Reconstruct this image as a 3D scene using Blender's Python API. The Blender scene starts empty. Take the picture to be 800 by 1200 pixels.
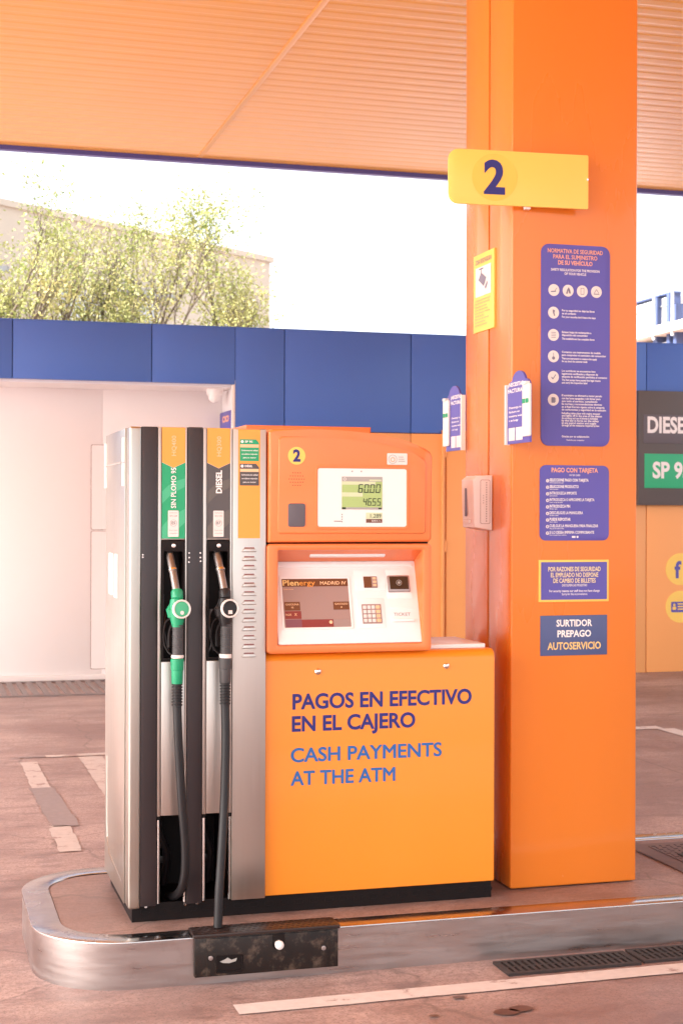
import bpy, bmesh, math, random
from mathutils import Vector, Matrix
random.seed(7)
R = math.radians
C = bpy.context.scene.collection
SC = bpy.context.scene

# ------------------------------------------------------------------ camera
cam_d = bpy.data.cameras.new('camera')
cam = bpy.data.objects.new('camera', cam_d); C.objects.link(cam)
yaw, pit, roll = R(15.885), R(.125), R(.164)
fw = Vector((math.sin(yaw)*math.cos(pit), math.cos(yaw)*math.cos(pit), math.sin(pit)))
r0 = Vector((math.cos(yaw), -math.sin(yaw), 0)); u0 = r0.cross(fw)
rv = math.cos(roll)*r0 + math.sin(roll)*u0
uv = -math.sin(roll)*r0 + math.cos(roll)*u0
mw = Matrix((rv, uv, -fw)).transposed().to_4x4(); mw.translation = (0, 0, 1.48)
cam.matrix_world = mw
cam_d.sensor_fit = 'VERTICAL'; cam_d.sensor_height = 36; cam_d.lens = 52.8
cam_d.dof.use_dof = True; cam_d.dof.focus_distance = 5.1; cam_d.dof.aperture_fstop = 9
cam_d.clip_start = .05; cam_d.clip_end = 1500
SC.camera = cam

# ------------------------------------------------------------------ light
SUN_EL, SUN_AZ = 42, 255            # azimuth (from +Y, clockwise) of where the sun stands
w = bpy.data.worlds.new('World'); SC.world = w; w.use_nodes = True
nt = w.node_tree; nt.nodes.clear()
sky = nt.nodes.new('ShaderNodeTexSky'); sky.sky_type = 'NISHITA'; sky.sun_disc = False
sky.sun_elevation = R(SUN_EL); sky.sun_rotation = R(SUN_AZ)
sky.air_density = 1.0; sky.dust_density = 4.0; sky.ozone_density = .6
hs = nt.nodes.new('ShaderNodeHueSaturation'); hs.inputs['Saturation'].default_value = .35
bg = nt.nodes.new('ShaderNodeBackground'); bg.inputs['Strength'].default_value = .15
wo = nt.nodes.new('ShaderNodeOutputWorld')
nt.links.new(sky.outputs[0], hs.inputs['Color']); nt.links.new(hs.outputs[0], bg.inputs[0]); nt.links.new(bg.outputs[0], wo.inputs[0])
sd = bpy.data.lights.new('sun', 'SUN'); sd.energy = 4.2; sd.angle = R(.53); sd.color = (1, .965, .92)
sun = bpy.data.objects.new('sun', sd); C.objects.link(sun)
sdir = Vector((math.sin(R(SUN_AZ))*math.cos(R(SUN_EL)), math.cos(R(SUN_AZ))*math.cos(R(SUN_EL)), math.sin(R(SUN_EL))))
sun.rotation_euler = sdir.to_track_quat('Z', 'Y').to_euler()
SC.view_settings.view_transform = 'Standard'; SC.view_settings.look = 'None'
SC.view_settings.exposure = 2.06; SC.view_settings.gamma = 1
SC.view_settings.use_curve_mapping = False
SC.cycles.max_bounces = 10; SC.cycles.diffuse_bounces = 5; SC.cycles.glossy_bounces = 4
SC.cycles.use_denoising = True
SC.cycles.sample_clamp_indirect = 8

# ------------------------------------------------------------------ materials
def pm(name, base, rough=.5, metal=0, var=0., vscale=6, bump=0., bscale=60, coat=0., stretch=None, dirt=0., dirtcol=(.05,.035,.03), dscale=9, rvar=0., spec=.5, dlo=.55):
    m = bpy.data.materials.new(name); m.use_nodes = True
    n = m.node_tree.nodes; l = m.node_tree.links; b = n['Principled BSDF']
    b.inputs['Base Color'].default_value = (*base, 1); b.inputs['Roughness'].default_value = rough
    b.inputs['Metallic'].default_value = metal; b.inputs['Specular IOR Level'].default_value = spec
    if coat: b.inputs['Coat Weight'].default_value = coat; b.inputs['Coat Roughness'].default_value = .06
    tc = n.new('ShaderNodeTexCoord'); mp = n.new('ShaderNodeMapping'); l.new(tc.outputs['Object'], mp.inputs[0])
    if stretch: mp.inputs['Scale'].default_value = stretch
    col = None
    if var:
        t = n.new('ShaderNodeTexNoise'); t.inputs['Scale'].default_value = vscale; t.inputs['Detail'].default_value = 6; l.new(mp.outputs[0], t.inputs[0])
        mx = n.new('ShaderNodeMix'); mx.data_type = 'RGBA'
        mx.inputs[6].default_value = (*[c*(1-var) for c in base], 1); mx.inputs[7].default_value = (*[min(1, c*(1+var)) for c in base], 1)
        l.new(t.outputs['Fac'], mx.inputs[0]); col = mx.outputs[2]
        if rvar:
            mr = n.new('ShaderNodeMapRange'); mr.inputs[1].default_value = .3; mr.inputs[2].default_value = .7
            mr.inputs[3].default_value = max(0, rough-rvar); mr.inputs[4].default_value = rough+rvar
            l.new(t.outputs['Fac'], mr.inputs[0]); l.new(mr.outputs[0], b.inputs['Roughness'])
    if dirt:
        t2 = n.new('ShaderNodeTexNoise'); t2.inputs['Scale'].default_value = dscale; t2.inputs['Detail'].default_value = 10; t2.inputs['Roughness'].default_value = .7
        l.new(tc.outputs['Object'], t2.inputs[0])
        rp = n.new('ShaderNodeMapRange'); rp.inputs[1].default_value = dlo; rp.inputs[2].default_value = min(1, dlo+(.2 if dlo < .6 else .05)); rp.inputs[3].default_value = 0; rp.inputs[4].default_value = dirt
        l.new(t2.outputs['Fac'], rp.inputs[0])
        mx2 = n.new('ShaderNodeMix'); mx2.data_type = 'RGBA'; l.new(rp.outputs[0], mx2.inputs[0])
        if col: l.new(col, mx2.inputs[6])
        else: mx2.inputs[6].default_value = (*base, 1)
        mx2.inputs[7].default_value = (*dirtcol, 1); col = mx2.outputs[2]
    if col: l.new(col, b.inputs['Base Color'])
    if bump:
        t3 = n.new('ShaderNodeTexNoise'); t3.inputs['Scale'].default_value = bscale; t3.inputs['Detail'].default_value = 4; l.new(mp.outputs[0], t3.inputs[0])
        bp = n.new('ShaderNodeBump'); bp.inputs['Strength'].default_value = bump; bp.inputs['Distance'].default_value = .002
        l.new(t3.outputs['Fac'], bp.inputs['Height']); l.new(bp.outputs[0], b.inputs['Normal'])
    return m

M = {}
M['orange'] = pm('pillar orange paint', (.74,.205,.022), .3, var=.07, vscale=2.5, coat=.25, dirt=.5, dscale=38, dlo=.70, dirtcol=(.85,.5,.32), bump=.02, bscale=4, stretch=(1,1,.22), rvar=.06)
M['box_orange'] = pm('cabinet orange paint', (.85,.27,.016), .33, var=.06, vscale=2, coat=.2, stretch=(1,1,.3), rvar=.05, dirt=.3, dscale=45, dlo=.72, dirtcol=(.9,.55,.2), bump=.015, bscale=4)
M['head_orange'] = pm('terminal orange plastic', (.84,.215,.055), .35, var=.04, vscale=4, coat=.3)
M['wall_orange'] = pm('wall orange panel', (.88,.40,.14), .45, var=.04, vscale=1.5)
M['soffit'] = pm('canopy soffit orange metal', (.88,.42,.075), .34, var=.04, vscale=.8)
M['blue'] = pm('fascia blue metal', (.062,.158,.54), .40, var=.08, vscale=1.2, stretch=(1,1,.3))
M['trim_blue'] = pm('canopy trim blue', (.06,.05,.24), .4)
M['purple'] = pm('sign purple', (.10,.09,.41), .42, var=.04)
M['navy'] = pm('lettering navy', (.018,.02,.185), .5)
M['sky_blue'] = pm('lettering blue', (.018,.13,.42), .5)
M['slate'] = pm('sign slate blue', (.075,.105,.25), .45, var=.05)
M['yellow'] = pm('sign yellow', (.92,.62,.13), .45, var=.03)
M['yellow_dark'] = pm('sign yellow disc', (.90,.55,.085), .45)
M['cream'] = pm('lettering cream', (.88,.75,.42), .5)
M['gold'] = pm('lettering gold', (.85,.58,.22), .5)
M['salmon'] = pm('lettering salmon', (.88,.42,.28), .5)
M['white'] = pm('lettering white', (.88,.86,.86), .5)
M['grey_text'] = pm('lettering grey', (.25,.22,.22), .5)
M['wall_white'] = pm('bay white panel', (.84,.80,.795), .5, var=.03, vscale=1.2, stretch=(1,1,.3))
M['plastic_white'] = pm('white plastic', (.86,.83,.81), .35, var=.02)
M['label_white'] = pm('white label', (.78,.74,.71), .5)
M['steel'] = pm('brushed stainless', (.56,.525,.485), .36, metal=1, var=.06, vscale=5, stretch=(40,40,.6), bump=.05, bscale=20, rvar=.05)
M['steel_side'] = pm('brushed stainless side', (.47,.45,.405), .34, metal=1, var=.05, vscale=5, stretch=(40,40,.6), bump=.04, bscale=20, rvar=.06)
M['steel_kerb'] = pm('worn stainless kerb', (.46,.405,.39), .36, metal=1, var=.10, vscale=5, stretch=(1,1,9), dirt=.28, dirtcol=(.27,.21,.19), dscale=17, bump=.06, bscale=30, rvar=.1)
M['steel_cap'] = pm('polished kerb cap', (.50,.45,.43), .22, metal=1, var=.12, vscale=9, dirt=.35, dirtcol=(.22,.16,.14), dscale=11, bump=.03, bscale=40, rvar=.08)
M['chrome'] = pm('bright steel', (.78,.75,.72), .2, metal=1)
M['black'] = pm('black plastic strip', (.026,.019,.021), .34, var=.15, vscale=8, stretch=(1,1,.1))
M['dark'] = pm('dark holster plastic', (.009,.006,.006), .5, spec=.2)
M['rubber'] = pm('black rubber', (.016,.0145,.016), .4, spec=.35, var=.2, vscale=30)
M['grip'] = pm('ribbed grey rubber', (.06,.058,.06), .5)
M['green'] = pm('green plastic', (.01,.31,.145), .34, var=.05)
M['label_green'] = pm('green label', (.012,.36,.155), .4)
M['label_green2'] = pm('light green wave', (.06,.46,.24), .4)
M['label_grey'] = pm('charcoal label', (.085,.078,.08), .4)
M['label_grey2'] = pm('charcoal wave', (.12,.11,.10), .4)
M['label_orange'] = pm('orange label', (.88,.36,.06), .4)
M['label_pale'] = pm('pale orange strip', (.9,.56,.32), .45)
M['copper'] = pm('worn spout metal', (.33,.305,.30), .48, metal=1, var=.15, vscale=40)
M['lcd'] = pm('lcd green', (.40,.56,.20), .2, coat=.3)
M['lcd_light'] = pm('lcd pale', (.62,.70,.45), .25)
M['lcd_grey'] = pm('lcd grey bar', (.38,.37,.35), .3)
M['lcd_ink'] = pm('lcd digits', (.02,.035,.012), .4)
M['screen'] = pm('screen grey pink', (.36,.25,.235), .12, coat=.5)
M['screen_brown'] = pm('screen brown', (.15,.055,.03), .12, coat=.5)
M['screen_red'] = pm('screen red', (.25,.05,.05), .15)
M['screen_purple'] = pm('screen purple', (.22,.09,.12), .15)
M['screen_btn'] = pm('screen button', (.17,.065,.035), .15)
M['key_plate'] = pm('keypad plate', (.34,.24,.22), .4)
M['board_dark'] = pm('price board dark', (.10,.088,.088), .45, var=.05)
M['board_row'] = pm('price board row', (.12,.11,.13), .45)
M['board_green'] = pm('price board green', (.03,.44,.21), .4)
M['iron'] = pm('cast iron', (.032,.023,.022), .55, var=.35, vscale=25, bump=.3, bscale=120)
M['box_black'] = pm('worn black metal', (.014,.010,.009), .42, var=.5, vscale=9, dirt=.6, dirtcol=(.19,.135,.10), dscale=19, dlo=.51, spec=.35, bump=.25, bscale=90)
M['lid_black'] = pm('checker lid', (.022,.012,.010), .32, var=.3, vscale=20, bump=.5, bscale=70)
M['grate_far'] = pm('grating dull', (.20,.165,.165), .6, var=.2, vscale=12)
M['hatch'] = pm('rusty hatch', (.12,.078,.078), .55, var=.3, vscale=18, dirt=.4, dirtcol=(.06,.035,.03), bump=.3, bscale=60)
M['nfc_dark'] = pm('reader glass', (.025,.014,.014), .12, coat=.5)
M['grey_metal'] = pm('grey plate', (.36,.30,.29), .35, metal=.6)
M['silhouette'] = pm('camera pictogram', (.20,.19,.26), .5)
M['beige'] = pm('beige facade', (.50,.44,.36), .8, var=.06, vscale=.5)
M['bark'] = pm('bark', (.10,.075,.05), .85, var=.3, vscale=8)
M['win_blue'] = pm('far window glass', (.46,.50,.55), .3, spec=.5)
M['win_frame'] = pm('window frame', (.6,.58,.56), .5)
M['panel_pale'] = pm('pale panel', (.5,.5,.51), .5, var=.08, vscale=1)
M['steel_blue'] = pm('blue steel frame', (.05,.07,.16), .5, var=.15, vscale=2)
M['slab'] = pm('pale slab', (.62,.50,.40), .7)
M['mast'] = pm('grey mast', (.32,.33,.34), .5)
M['puddle'] = pm('oil spot', (.09,.04,.03), .3)

def leaf_mat():
    m = bpy.data.materials.new('spring leaves'); m.use_nodes = True
    n = m.node_tree.nodes; l = m.node_tree.links; b = n['Principled BSDF']; b.inputs['Roughness'].default_value = .6
    tc = n.new('ShaderNodeTexCoord'); t = n.new('ShaderNodeTexNoise'); t.inputs['Scale'].default_value = .9; t.inputs['Detail'].default_value = 3
    l.new(tc.outputs['Object'], t.inputs[0])
    cr = n.new('ShaderNodeValToRGB'); cr.color_ramp.elements[0].position = .36; cr.color_ramp.elements[1].position = .62
    cr.color_ramp.elements[0].color = (.20,.25,.06,1); cr.color_ramp.elements[1].color = (.40,.36,.14,1)
    l.new(t.outputs['Fac'], cr.inputs[0]); l.new(cr.outputs[0], b.inputs['Base Color'])
    tr = n.new('ShaderNodeBsdfTranslucent'); l.new(cr.outputs[0], tr.inputs[0])
    mx = n.new('ShaderNodeMixShader'); mx.inputs[0].default_value = .3
    l.new(b.outputs[0], mx.inputs[1]); l.new(tr.outputs[0], mx.inputs[2]); l.new(mx.outputs[0], n['Material Output'].inputs[0])
    return m
M['leaf'] = leaf_mat()

def concrete(name, base, joints=True, stain=.8):
    m = bpy.data.materials.new(name); m.use_nodes = True
    n = m.node_tree.nodes; l = m.node_tree.links; b = n['Principled BSDF']
    tc = n.new('ShaderNodeTexCoord')
    def noise(s, d=8, r=.6, mp=None):
        t = n.new('ShaderNodeTexNoise'); t.inputs['Scale'].default_value = s; t.inputs['Detail'].default_value = d; t.inputs['Roughness'].default_value = r
        if mp:
            q = n.new('ShaderNodeMapping'); q.inputs['Scale'].default_value = mp; l.new(tc.outputs['Object'], q.inputs[0]); l.new(q.outputs[0], t.inputs[0])
        else: l.new(tc.outputs['Object'], t.inputs[0])
        return t.outputs['Fac']
    def mr(src, a, b_, c, d):
        q = n.new('ShaderNodeMapRange'); q.inputs[1].default_value = a; q.inputs[2].default_value = b_; q.inputs[3].default_value = c; q.inputs[4].default_value = d
        l.new(src, q.inputs[0]); return q.outputs[0]
    def mix(f, A, B):
        q = n.new('ShaderNodeMix'); q.data_type = 'RGBA'; l.new(f, q.inputs[0])
        for s, i in ((A, 6), (B, 7)):
            if isinstance(s, tuple): q.inputs[i].default_value = (*s, 1)
            else: l.new(s, q.inputs[i])
        return q.outputs[2]
    big = noise(.9, 6, .55, (1, 2.2, 1)); mid = noise(4.5, 8, .65, (1, 2.4, 1)); fine = noise(48, 6, .75); speck = noise(130, 2, .5)
    c = mix(mr(big, .38, .62, 0, 1), tuple(x*f for x, f in zip(base, (.72, .66, .66))), tuple(x*1.22 for x in base))
    c = mix(mr(mid, .50, .66, 0, stain), c, tuple(x*f for x, f in zip(base, (.42, .33, .33))))
    c = mix(mr(noise(2.2, 10, .74), .54, .66, 0, .6), c, tuple(min(1, x*f) for x, f in zip(base, (1.6, 1.65, 1.65))))
    c = mix(mr(fine, .45, .58, 0, .5), c, tuple(x*.52 for x in base))
    c = mix(mr(speck, .57, .64, 0, .65), c, tuple(x*.38 for x in base))
    dk = noise(.55, 7, .62); c = mix(mr(dk, .50, .60, 0, .6), c, tuple(x*f for x, f in zip(base, (.50, .40, .40))))
    wv = n.new('ShaderNodeTexVoronoi'); wv.feature = 'DISTANCE_TO_EDGE'; wv.inputs['Scale'].default_value = .7
    wn = n.new('ShaderNodeTexNoise'); wn.inputs['Scale'].default_value = 2.5; wn.inputs['Detail'].default_value = 6; l.new(tc.outputs['Object'], wn.inputs[0])
    va = n.new('ShaderNodeVectorMath'); va.operation = 'MULTIPLY_ADD'; l.new(wn.outputs['Color'], va.inputs[0]); va.inputs[1].default_value = (.5, .5, 0); l.new(tc.outputs['Object'], va.inputs[2]); l.new(va.outputs[0], wv.inputs[0])
    c = mix(mr(wv.outputs['Distance'], 0, .006, .6, 0), c, tuple(x*.35 for x in base))
    if joints:
        br = n.new('ShaderNodeTexBrick'); br.offset = 0; br.inputs['Scale'].default_value = 1; br.inputs['Brick Width'].default_value = 4.6; br.inputs['Row Height'].default_value = 3.9
        br.inputs['Mortar Size'].default_value = .008; br.inputs['Mortar Smooth'].default_value = .3
        q = n.new('ShaderNodeMapping'); q.inputs['Location'].default_value = (.35, 1.6, 0); l.new(tc.outputs['Object'], q.inputs[0]); l.new(q.outputs[0], br.inputs[0])
        c = mix(mr(br.outputs['Fac'], 0, 1, 0, .6), c, tuple(x*.4 for x in base))
    l.new(c, b.inputs['Base Color'])
    l.new(mr(mid, .3, .7, .62, .42), b.inputs['Roughness'])
    bp = n.new('ShaderNodeBump'); bp.inputs['Strength'].default_value = .35; bp.inputs['Distance'].default_value = .004
    l.new(fine, bp.inputs['Height']); l.new(bp.outputs[0], b.inputs['Normal'])
    return m
GB = (.375, .275, .255)
M['ground'] = concrete('forecourt concrete', GB)
M['island'] = concrete('island concrete', (.36, .255, .225), False, .75)

def paint_mat(name, col, wear):
    m = bpy.data.materials.new(name); m.use_nodes = True
    n = m.node_tree.nodes; l = m.node_tree.links; b = n['Principled BSDF']; b.inputs['Roughness'].default_value = .55
    tc = n.new('ShaderNodeTexCoord'); t = n.new('ShaderNodeTexNoise'); t.inputs['Scale'].default_value = 7; t.inputs['Detail'].default_value = 12; t.inputs['Roughness'].default_value = .72
    l.new(tc.outputs['Object'], t.inputs[0])
    q = n.new('ShaderNodeMapRange'); q.inputs[1].default_value = wear; q.inputs[2].default_value = wear+.06; l.new(t.outputs['Fac'], q.inputs[0])
    t2 = n.new('ShaderNodeTexNoise'); t2.inputs['Scale'].default_value = 30; t2.inputs['Detail'].default_value = 6; l.new(tc.outputs['Object'], t2.inputs[0])
    mx0 = n.new('ShaderNodeMix'); mx0.data_type = 'RGBA'; mx0.inputs[6].default_value = (*col, 1); mx0.inputs[7].default_value = (*[c*.72 for c in col], 1); l.new(t2.outputs['Fac'], mx0.inputs[0])
    mx = n.new('ShaderNodeMix'); mx.data_type = 'RGBA'; l.new(q.outputs[0], mx.inputs[0]); l.new(mx0.outputs[2], mx.inputs[6]); mx.inputs[7].default_value = (GB[0]*.85, GB[1]*.8, GB[2]*.8, 1)
    l.new(mx.outputs[2], b.inputs['Base Color'])
    return m
M['line'] = paint_mat('worn white line', (.72,.66,.64), .575)
M['line_worn'] = paint_mat('very worn white line', (.58,.50,.47), .545)
M['patch'] = paint_mat('grey patch', (.30,.245,.245), .62)

# ------------------------------------------------------------------ mesh helpers
class Fr:
    def __init__(s, o, u, v):
        s.o = Vector(o); s.u = Vector(u).normalized(); s.v = Vector(v).normalized(); s.n = s.u.cross(s.v)
    def pt(s, a, b, c=0): return s.o + s.u*a + s.v*b + s.n*c
def FRONT(Y): return Fr((0, Y, 0), (1, 0, 0), (0, 0, 1))          # a = X, b = Z, c towards the viewer
def SIDE(X): return Fr((X, 0, 0), (0, -1, 0), (0, 0, 1))           # a = -Y, b = Z, c towards -X
def UP(Z): return Fr((0, 0, Z), (1, 0, 0), (0, 1, 0))

def rr(x0, x1, y0, y1, r=0, n=5):
    rs = r if isinstance(r, tuple) else (r, r, r, r)   # bl, br, tr, tl
    out = []
    for (cx, cy, a0), q in zip(((x0, y0, 180), (x1, y0, 270), (x1, y1, 0), (x0, y1, 90)), rs):
        if q <= 0: out.append((cx, cy)); continue
        ox = cx + (q if cx == x0 else -q); oy = cy + (q if cy == y0 else -q)
        for k in range(n+1):
            a = R(a0 + 90*k/n); out.append((ox + q*math.cos(a), oy + q*math.sin(a)))
    return out
def circ(cx, cy, r, n=28): return [(cx + r*math.cos(2*math.pi*k/n), cy + r*math.sin(2*math.pi*k/n)) for k in range(n)]

class MB:
    def __init__(s): s.b = bmesh.new()
    def prism(s, fr, poly, c0, c1, bev=0, seg=2, cap0=True):
        b = s.b; lo = [b.verts.new(fr.pt(x, y, c0)) for x, y in poly]; hi = [b.verts.new(fr.pt(x, y, c1)) for x, y in poly]
        n = len(poly)
        top = b.faces.new(hi)
        if cap0: b.faces.new(lo[::-1])
        for i in range(n): b.faces.new((lo[i], lo[(i+1) % n], hi[(i+1) % n], hi[i]))
        if bev: bmesh.ops.bevel(b, geom=list(top.edges), offset=bev, segments=seg, profile=.5, affect='EDGES', clamp_overlap=True)
        return s
    def sheet(s, fr, poly, c=0):
        s.b.faces.new([s.b.verts.new(fr.pt(x, y, c)) for x, y in poly]); return s
    def ring(s, fr, po, pi, c0, c1, bev=0):
        b = s.b; n = len(po)
        v = [[b.verts.new(fr.pt(x, y, c)) for x, y in p] for p, c in ((po, c0), (po, c1), (pi, c1), (pi, c0))]
        es = []
        for i in range(n):
            j = (i+1) % n
            for a, d in ((0, 1), (1, 2), (2, 3), (3, 0)):
                f = b.faces.new((v[a][i], v[a][j], v[d][j], v[d][i]))
        if bev:
            for i in range(n):
                for q in (1, 2):
                    e = b.edges.get((v[q][i], v[q][(i+1) % n])); es.append(e)
            bmesh.ops.bevel(b, geom=es, offset=bev, segments=2, profile=.5, affect='EDGES', clamp_overlap=True)
        return s
    def box(s, x0, x1, y0, y1, z0, z1, bev=0, seg=2):
        b = s.b; v = [b.verts.new((x, y, z)) for z in (z0, z1) for x, y in ((x0, y0), (x1, y0), (x1, y1), (x0, y1))]
        fs = [b.faces.new([v[i] for i in q]) for q in ((3,2,1,0),(4,5,6,7),(0,1,5,4),(1,2,6,5),(2,3,7,6),(3,0,4,7))]
        if bev:
            es = {e for f in fs for e in f.edges}
            bmesh.ops.bevel(b, geom=list(es), offset=bev, segments=seg, profile=.5, affect='EDGES', clamp_overlap=True)
        return s
    def tube(s, pts, rad, seg=12, caps=True):
        b = s.b; P = [Vector(p) for p in pts]; rad = rad if isinstance(rad, (list, tuple)) else [rad]*len(P)
        T = []
        for i in range(len(P)):
            d = P[min(i+1, len(P)-1)] - P[max(i-1, 0)]
            T.append(d.normalized() if d.length > 1e-9 else (T[-1] if T else Vector((0, 0, 1))))
        up = Vector((0, 0, 1)) if abs(T[0].z) < .9 else Vector((0, 1, 0))
        N = (up - T[0]*up.dot(T[0])).normalized(); rings = []
        for p, t, r in zip(P, T, rad):
            N = (N - t*N.dot(t)).normalized(); B = t.cross(N)
            rings.append([b.verts.new(p + (N*math.cos(2*math.pi*k/seg) + B*math.sin(2*math.pi*k/seg))*r) for k in range(seg)])
        for q in range(len(rings)-1):
            for k in range(seg):
                j = (k+1) % seg; b.faces.new((rings[q][k], rings[q][j], rings[q+1][j], rings[q+1][k]))
        if caps: b.faces.new(rings[0][::-1]); b.faces.new(rings[-1])
        return s
    def build(s, name, mat, parent=None, smooth=True, ang=32):
        b = s.b
        bmesh.ops.recalc_face_normals(b, faces=list(b.faces))
        return link(name, b, mat, parent, smooth, ang)

def build_each(mb, name, mat, parent, smooth=True):
    b = mb.b; out = []
    b.verts.ensure_lookup_table(); b.verts.index_update(); done = set(); groups = []
    for v in b.verts:
        if v.index in done: continue
        st = [v]; done.add(v.index); g = []
        while st:
            q = st.pop(); g.append(q)
            for e in q.link_edges:
                w_ = e.other_vert(q)
                if w_.index not in done: done.add(w_.index); st.append(w_)
        groups.append(g)
    for g in groups:
        nb = MB(); mp = {q.index: nb.b.verts.new(q.co) for q in g}; fs = {f for q in g for f in q.link_faces}
        for f in fs: nb.b.faces.new([mp[q.index] for q in f.verts])
        out.append(nb.build(name, mat, parent, smooth))
    b.free(); return out[0]
ORG = {}
def link(name, b, mat, parent=None, smooth=True, ang=32):
    org = ORG[parent.name] if parent else Vector((0, 0, 0))
    if org.length: bmesh.ops.translate(b, verts=b.verts, vec=-org)
    if smooth:
        for f in b.faces: f.smooth = True
        for e in b.edges:
            if len(e.link_faces) == 2 and e.calc_face_angle(0) > R(ang): e.smooth = False
    me = bpy.data.meshes.new(name); b.to_mesh(me); b.free()
    me.materials.append(M[mat] if isinstance(mat, str) else mat)
    o = bpy.data.objects.new(name, me); C.objects.link(o)
    if parent: o.parent = parent
    ORG[o.name] = org
    return o
def thing(name, label, cat, loc, group=None):
    o = bpy.data.objects.new(name, None); C.objects.link(o); o.location = loc; o.empty_display_size = .1
    o['label'] = label; o['category'] = cat
    if group: o['group'] = group
    ORG[o.name] = Vector(loc); return o
def struct(o, kind='structure'): o['kind'] = kind; return o
def spline(pts, n=8):
    P = [Vector(p) for p in pts]; out = []
    for i in range(len(P)-1):
        a = P[max(i-1, 0)]; b = P[i]; c = P[i+1]; d = P[min(i+2, len(P)-1)]
        for k in range(n):
            t = k/n
            out.append(.5*((2*b) + (c-a)*t + (2*a-5*b+4*c-d)*t*t + (3*b-a-3*c+d)*t**3))
    out.append(P[-1]); return out

# ---- lettering: lines are (text, a, b, cap height, width or None, align, weight)
CAP = .729
def _cap():
    global CAP
    c = bpy.data.curves.new('h', 'FONT'); c.body = 'H'; o = bpy.data.objects.new('h', c); C.objects.link(o)
    m = bpy.data.meshes.new_from_object(o.evaluated_get(bpy.context.evaluated_depsgraph_get()))
    CAP = max(v.co.y for v in m.vertices); bpy.data.objects.remove(o); bpy.data.meshes.remove(m)
_cap()
def add_text(b, fr, body, a, z, cap, width=None, align='L', weight=0., c=.0012, rot=0):
    cu = bpy.data.curves.new('t', 'FONT'); cu.body = body; cu.size = 1; cu.offset = 0 if ('M' in body or 'W' in body) else weight
    cu.resolution_u = 4 if cap > .03 else 2; cu.fill_mode = 'FRONT'
    o = bpy.data.objects.new('t', cu); C.objects.link(o)
    m = bpy.data.meshes.new_from_object(o.evaluated_get(bpy.context.evaluated_depsgraph_get()))
    bpy.data.objects.remove(o); bpy.data.curves.remove(cu)
    xs = [v.co.x for v in m.vertices]
    if not xs: return
    x0, x1 = min(xs), max(xs); sy = cap/CAP; sx = width/(x1-x0) if width else sy
    W = (x1-x0)*sx; off = {'L': 0, 'C': -W/2, 'R': -W}[align]
    cs, sn = math.cos(rot), math.sin(rot); vs = []
    e = min(weight, .022) if ('M' in body or 'W' in body) else 0
    for k, (ex, ey) in enumerate([(0, 0)] if not e else [(e*math.cos(R(q)), e*.8*math.sin(R(q))) for q in range(0, 360, 45)]):
        vs = []
        for v in m.vertices:
            x = (v.co.x-x0+ex)*sx + off; y = (v.co.y+ey)*sy
            vs.append(b.verts.new(fr.pt(a + x*cs - y*sn, z + x*sn + y*cs, c + .00006*k)))
        for p in m.polygons:
            try: b.faces.new([vs[i] for i in p.vertices])
            except ValueError: pass
    bpy.data.meshes.remove(m)
def letters(parent, fr, lines, mat, name='lettering', c=.0012):
    b = bmesh.new()
    for ln in lines:
        t, a, z, cap = ln[:4]; width = ln[4] if len(ln) > 4 else None; al = ln[5] if len(ln) > 5 else 'L'; wt = ln[6] if len(ln) > 6 else 0; rot = ln[7] if len(ln) > 7 else 0
        add_text(b, fr, t, a, z, cap, width, al, wt, c, rot)
    return link(name, b, mat, parent, False)

# ================================================================== SETTING
b = MB(); b.sheet(UP(0), [(-400, -400), (400, -400), (400, 700), (-400, 700)]); struct(b.build('ground', 'ground'))
# painted lines on the forecourt
def strip(name, polys, mat):
    b = MB()
    for p in polys: b.sheet(UP(.004), p)
    return struct(b.build(name, mat))
def ragged(p0, p1, wd, n=40, j=.012, side=None):
    j *= .45
    p0 = Vector((*p0, 0)); p1 = Vector((*p1, 0)); d = (p1-p0); L = d.length; d.normalize(); nn = Vector((-d.y, d.x, 0))
    A = [p0 + d*L*k/n + nn*(wd/2 + random.uniform(-j, j)) for k in range(n+1)]; B = [p0 + d*L*k/n - nn*(wd/2 + random.uniform(-j, j)) for k in range(n+1)]
    return [(v.x, v.y) for v in B] + [(v.x, v.y) for v in reversed(A)]
strip('lane_line', [ragged((.93, 4.40), (4.8, 4.455), .092, 60, .004)], 'line')
strip('bay_marking', [ragged((.665, 9.12), (.667, 8.25), .10, 20, .01), ragged((.668, 7.22), (.67, 6.66), .10, 16, .012)], 'line_worn')
strip('tar_patch', [ragged((.67, 8.25), (.70, 7.2), .13, 14, .015)], 'patch')
strip('bay_line', [ragged((1.04, 9.24), (1.04, 7.9), .14, 20, .01), ragged((.78, 9.31), (1.5, 9.33), .085, 20, .006)], 'line_worn')
strip('bay_line_edge', [ragged((.62, 9.31), (.775, 9.31), .05, 8, .008)], 'patch')
strip('corner_marking', [ragged((4.3, 9.52), (5.02, 9.50), .13, 16, .006), ragged((5.03, 9.43), (4.98, 6.0), .13, 30, .008)], 'line')
b = MB()
for x, y, r in ((1.70, 4.165, .032), (1.752, 4.182, .03), (1.61, 4.33, .016), (1.48, 4.19, .012)):
    b.sheet(UP(.005), [(x + r*1.25*math.cos(t)*random.uniform(.92, 1.08), y + r*.9*math.sin(t)*random.uniform(.92, 1.08)) for t in [2*math.pi*k/18 for k in range(18)]])
struct(b.build('oil_stain', 'puddle'))

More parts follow.
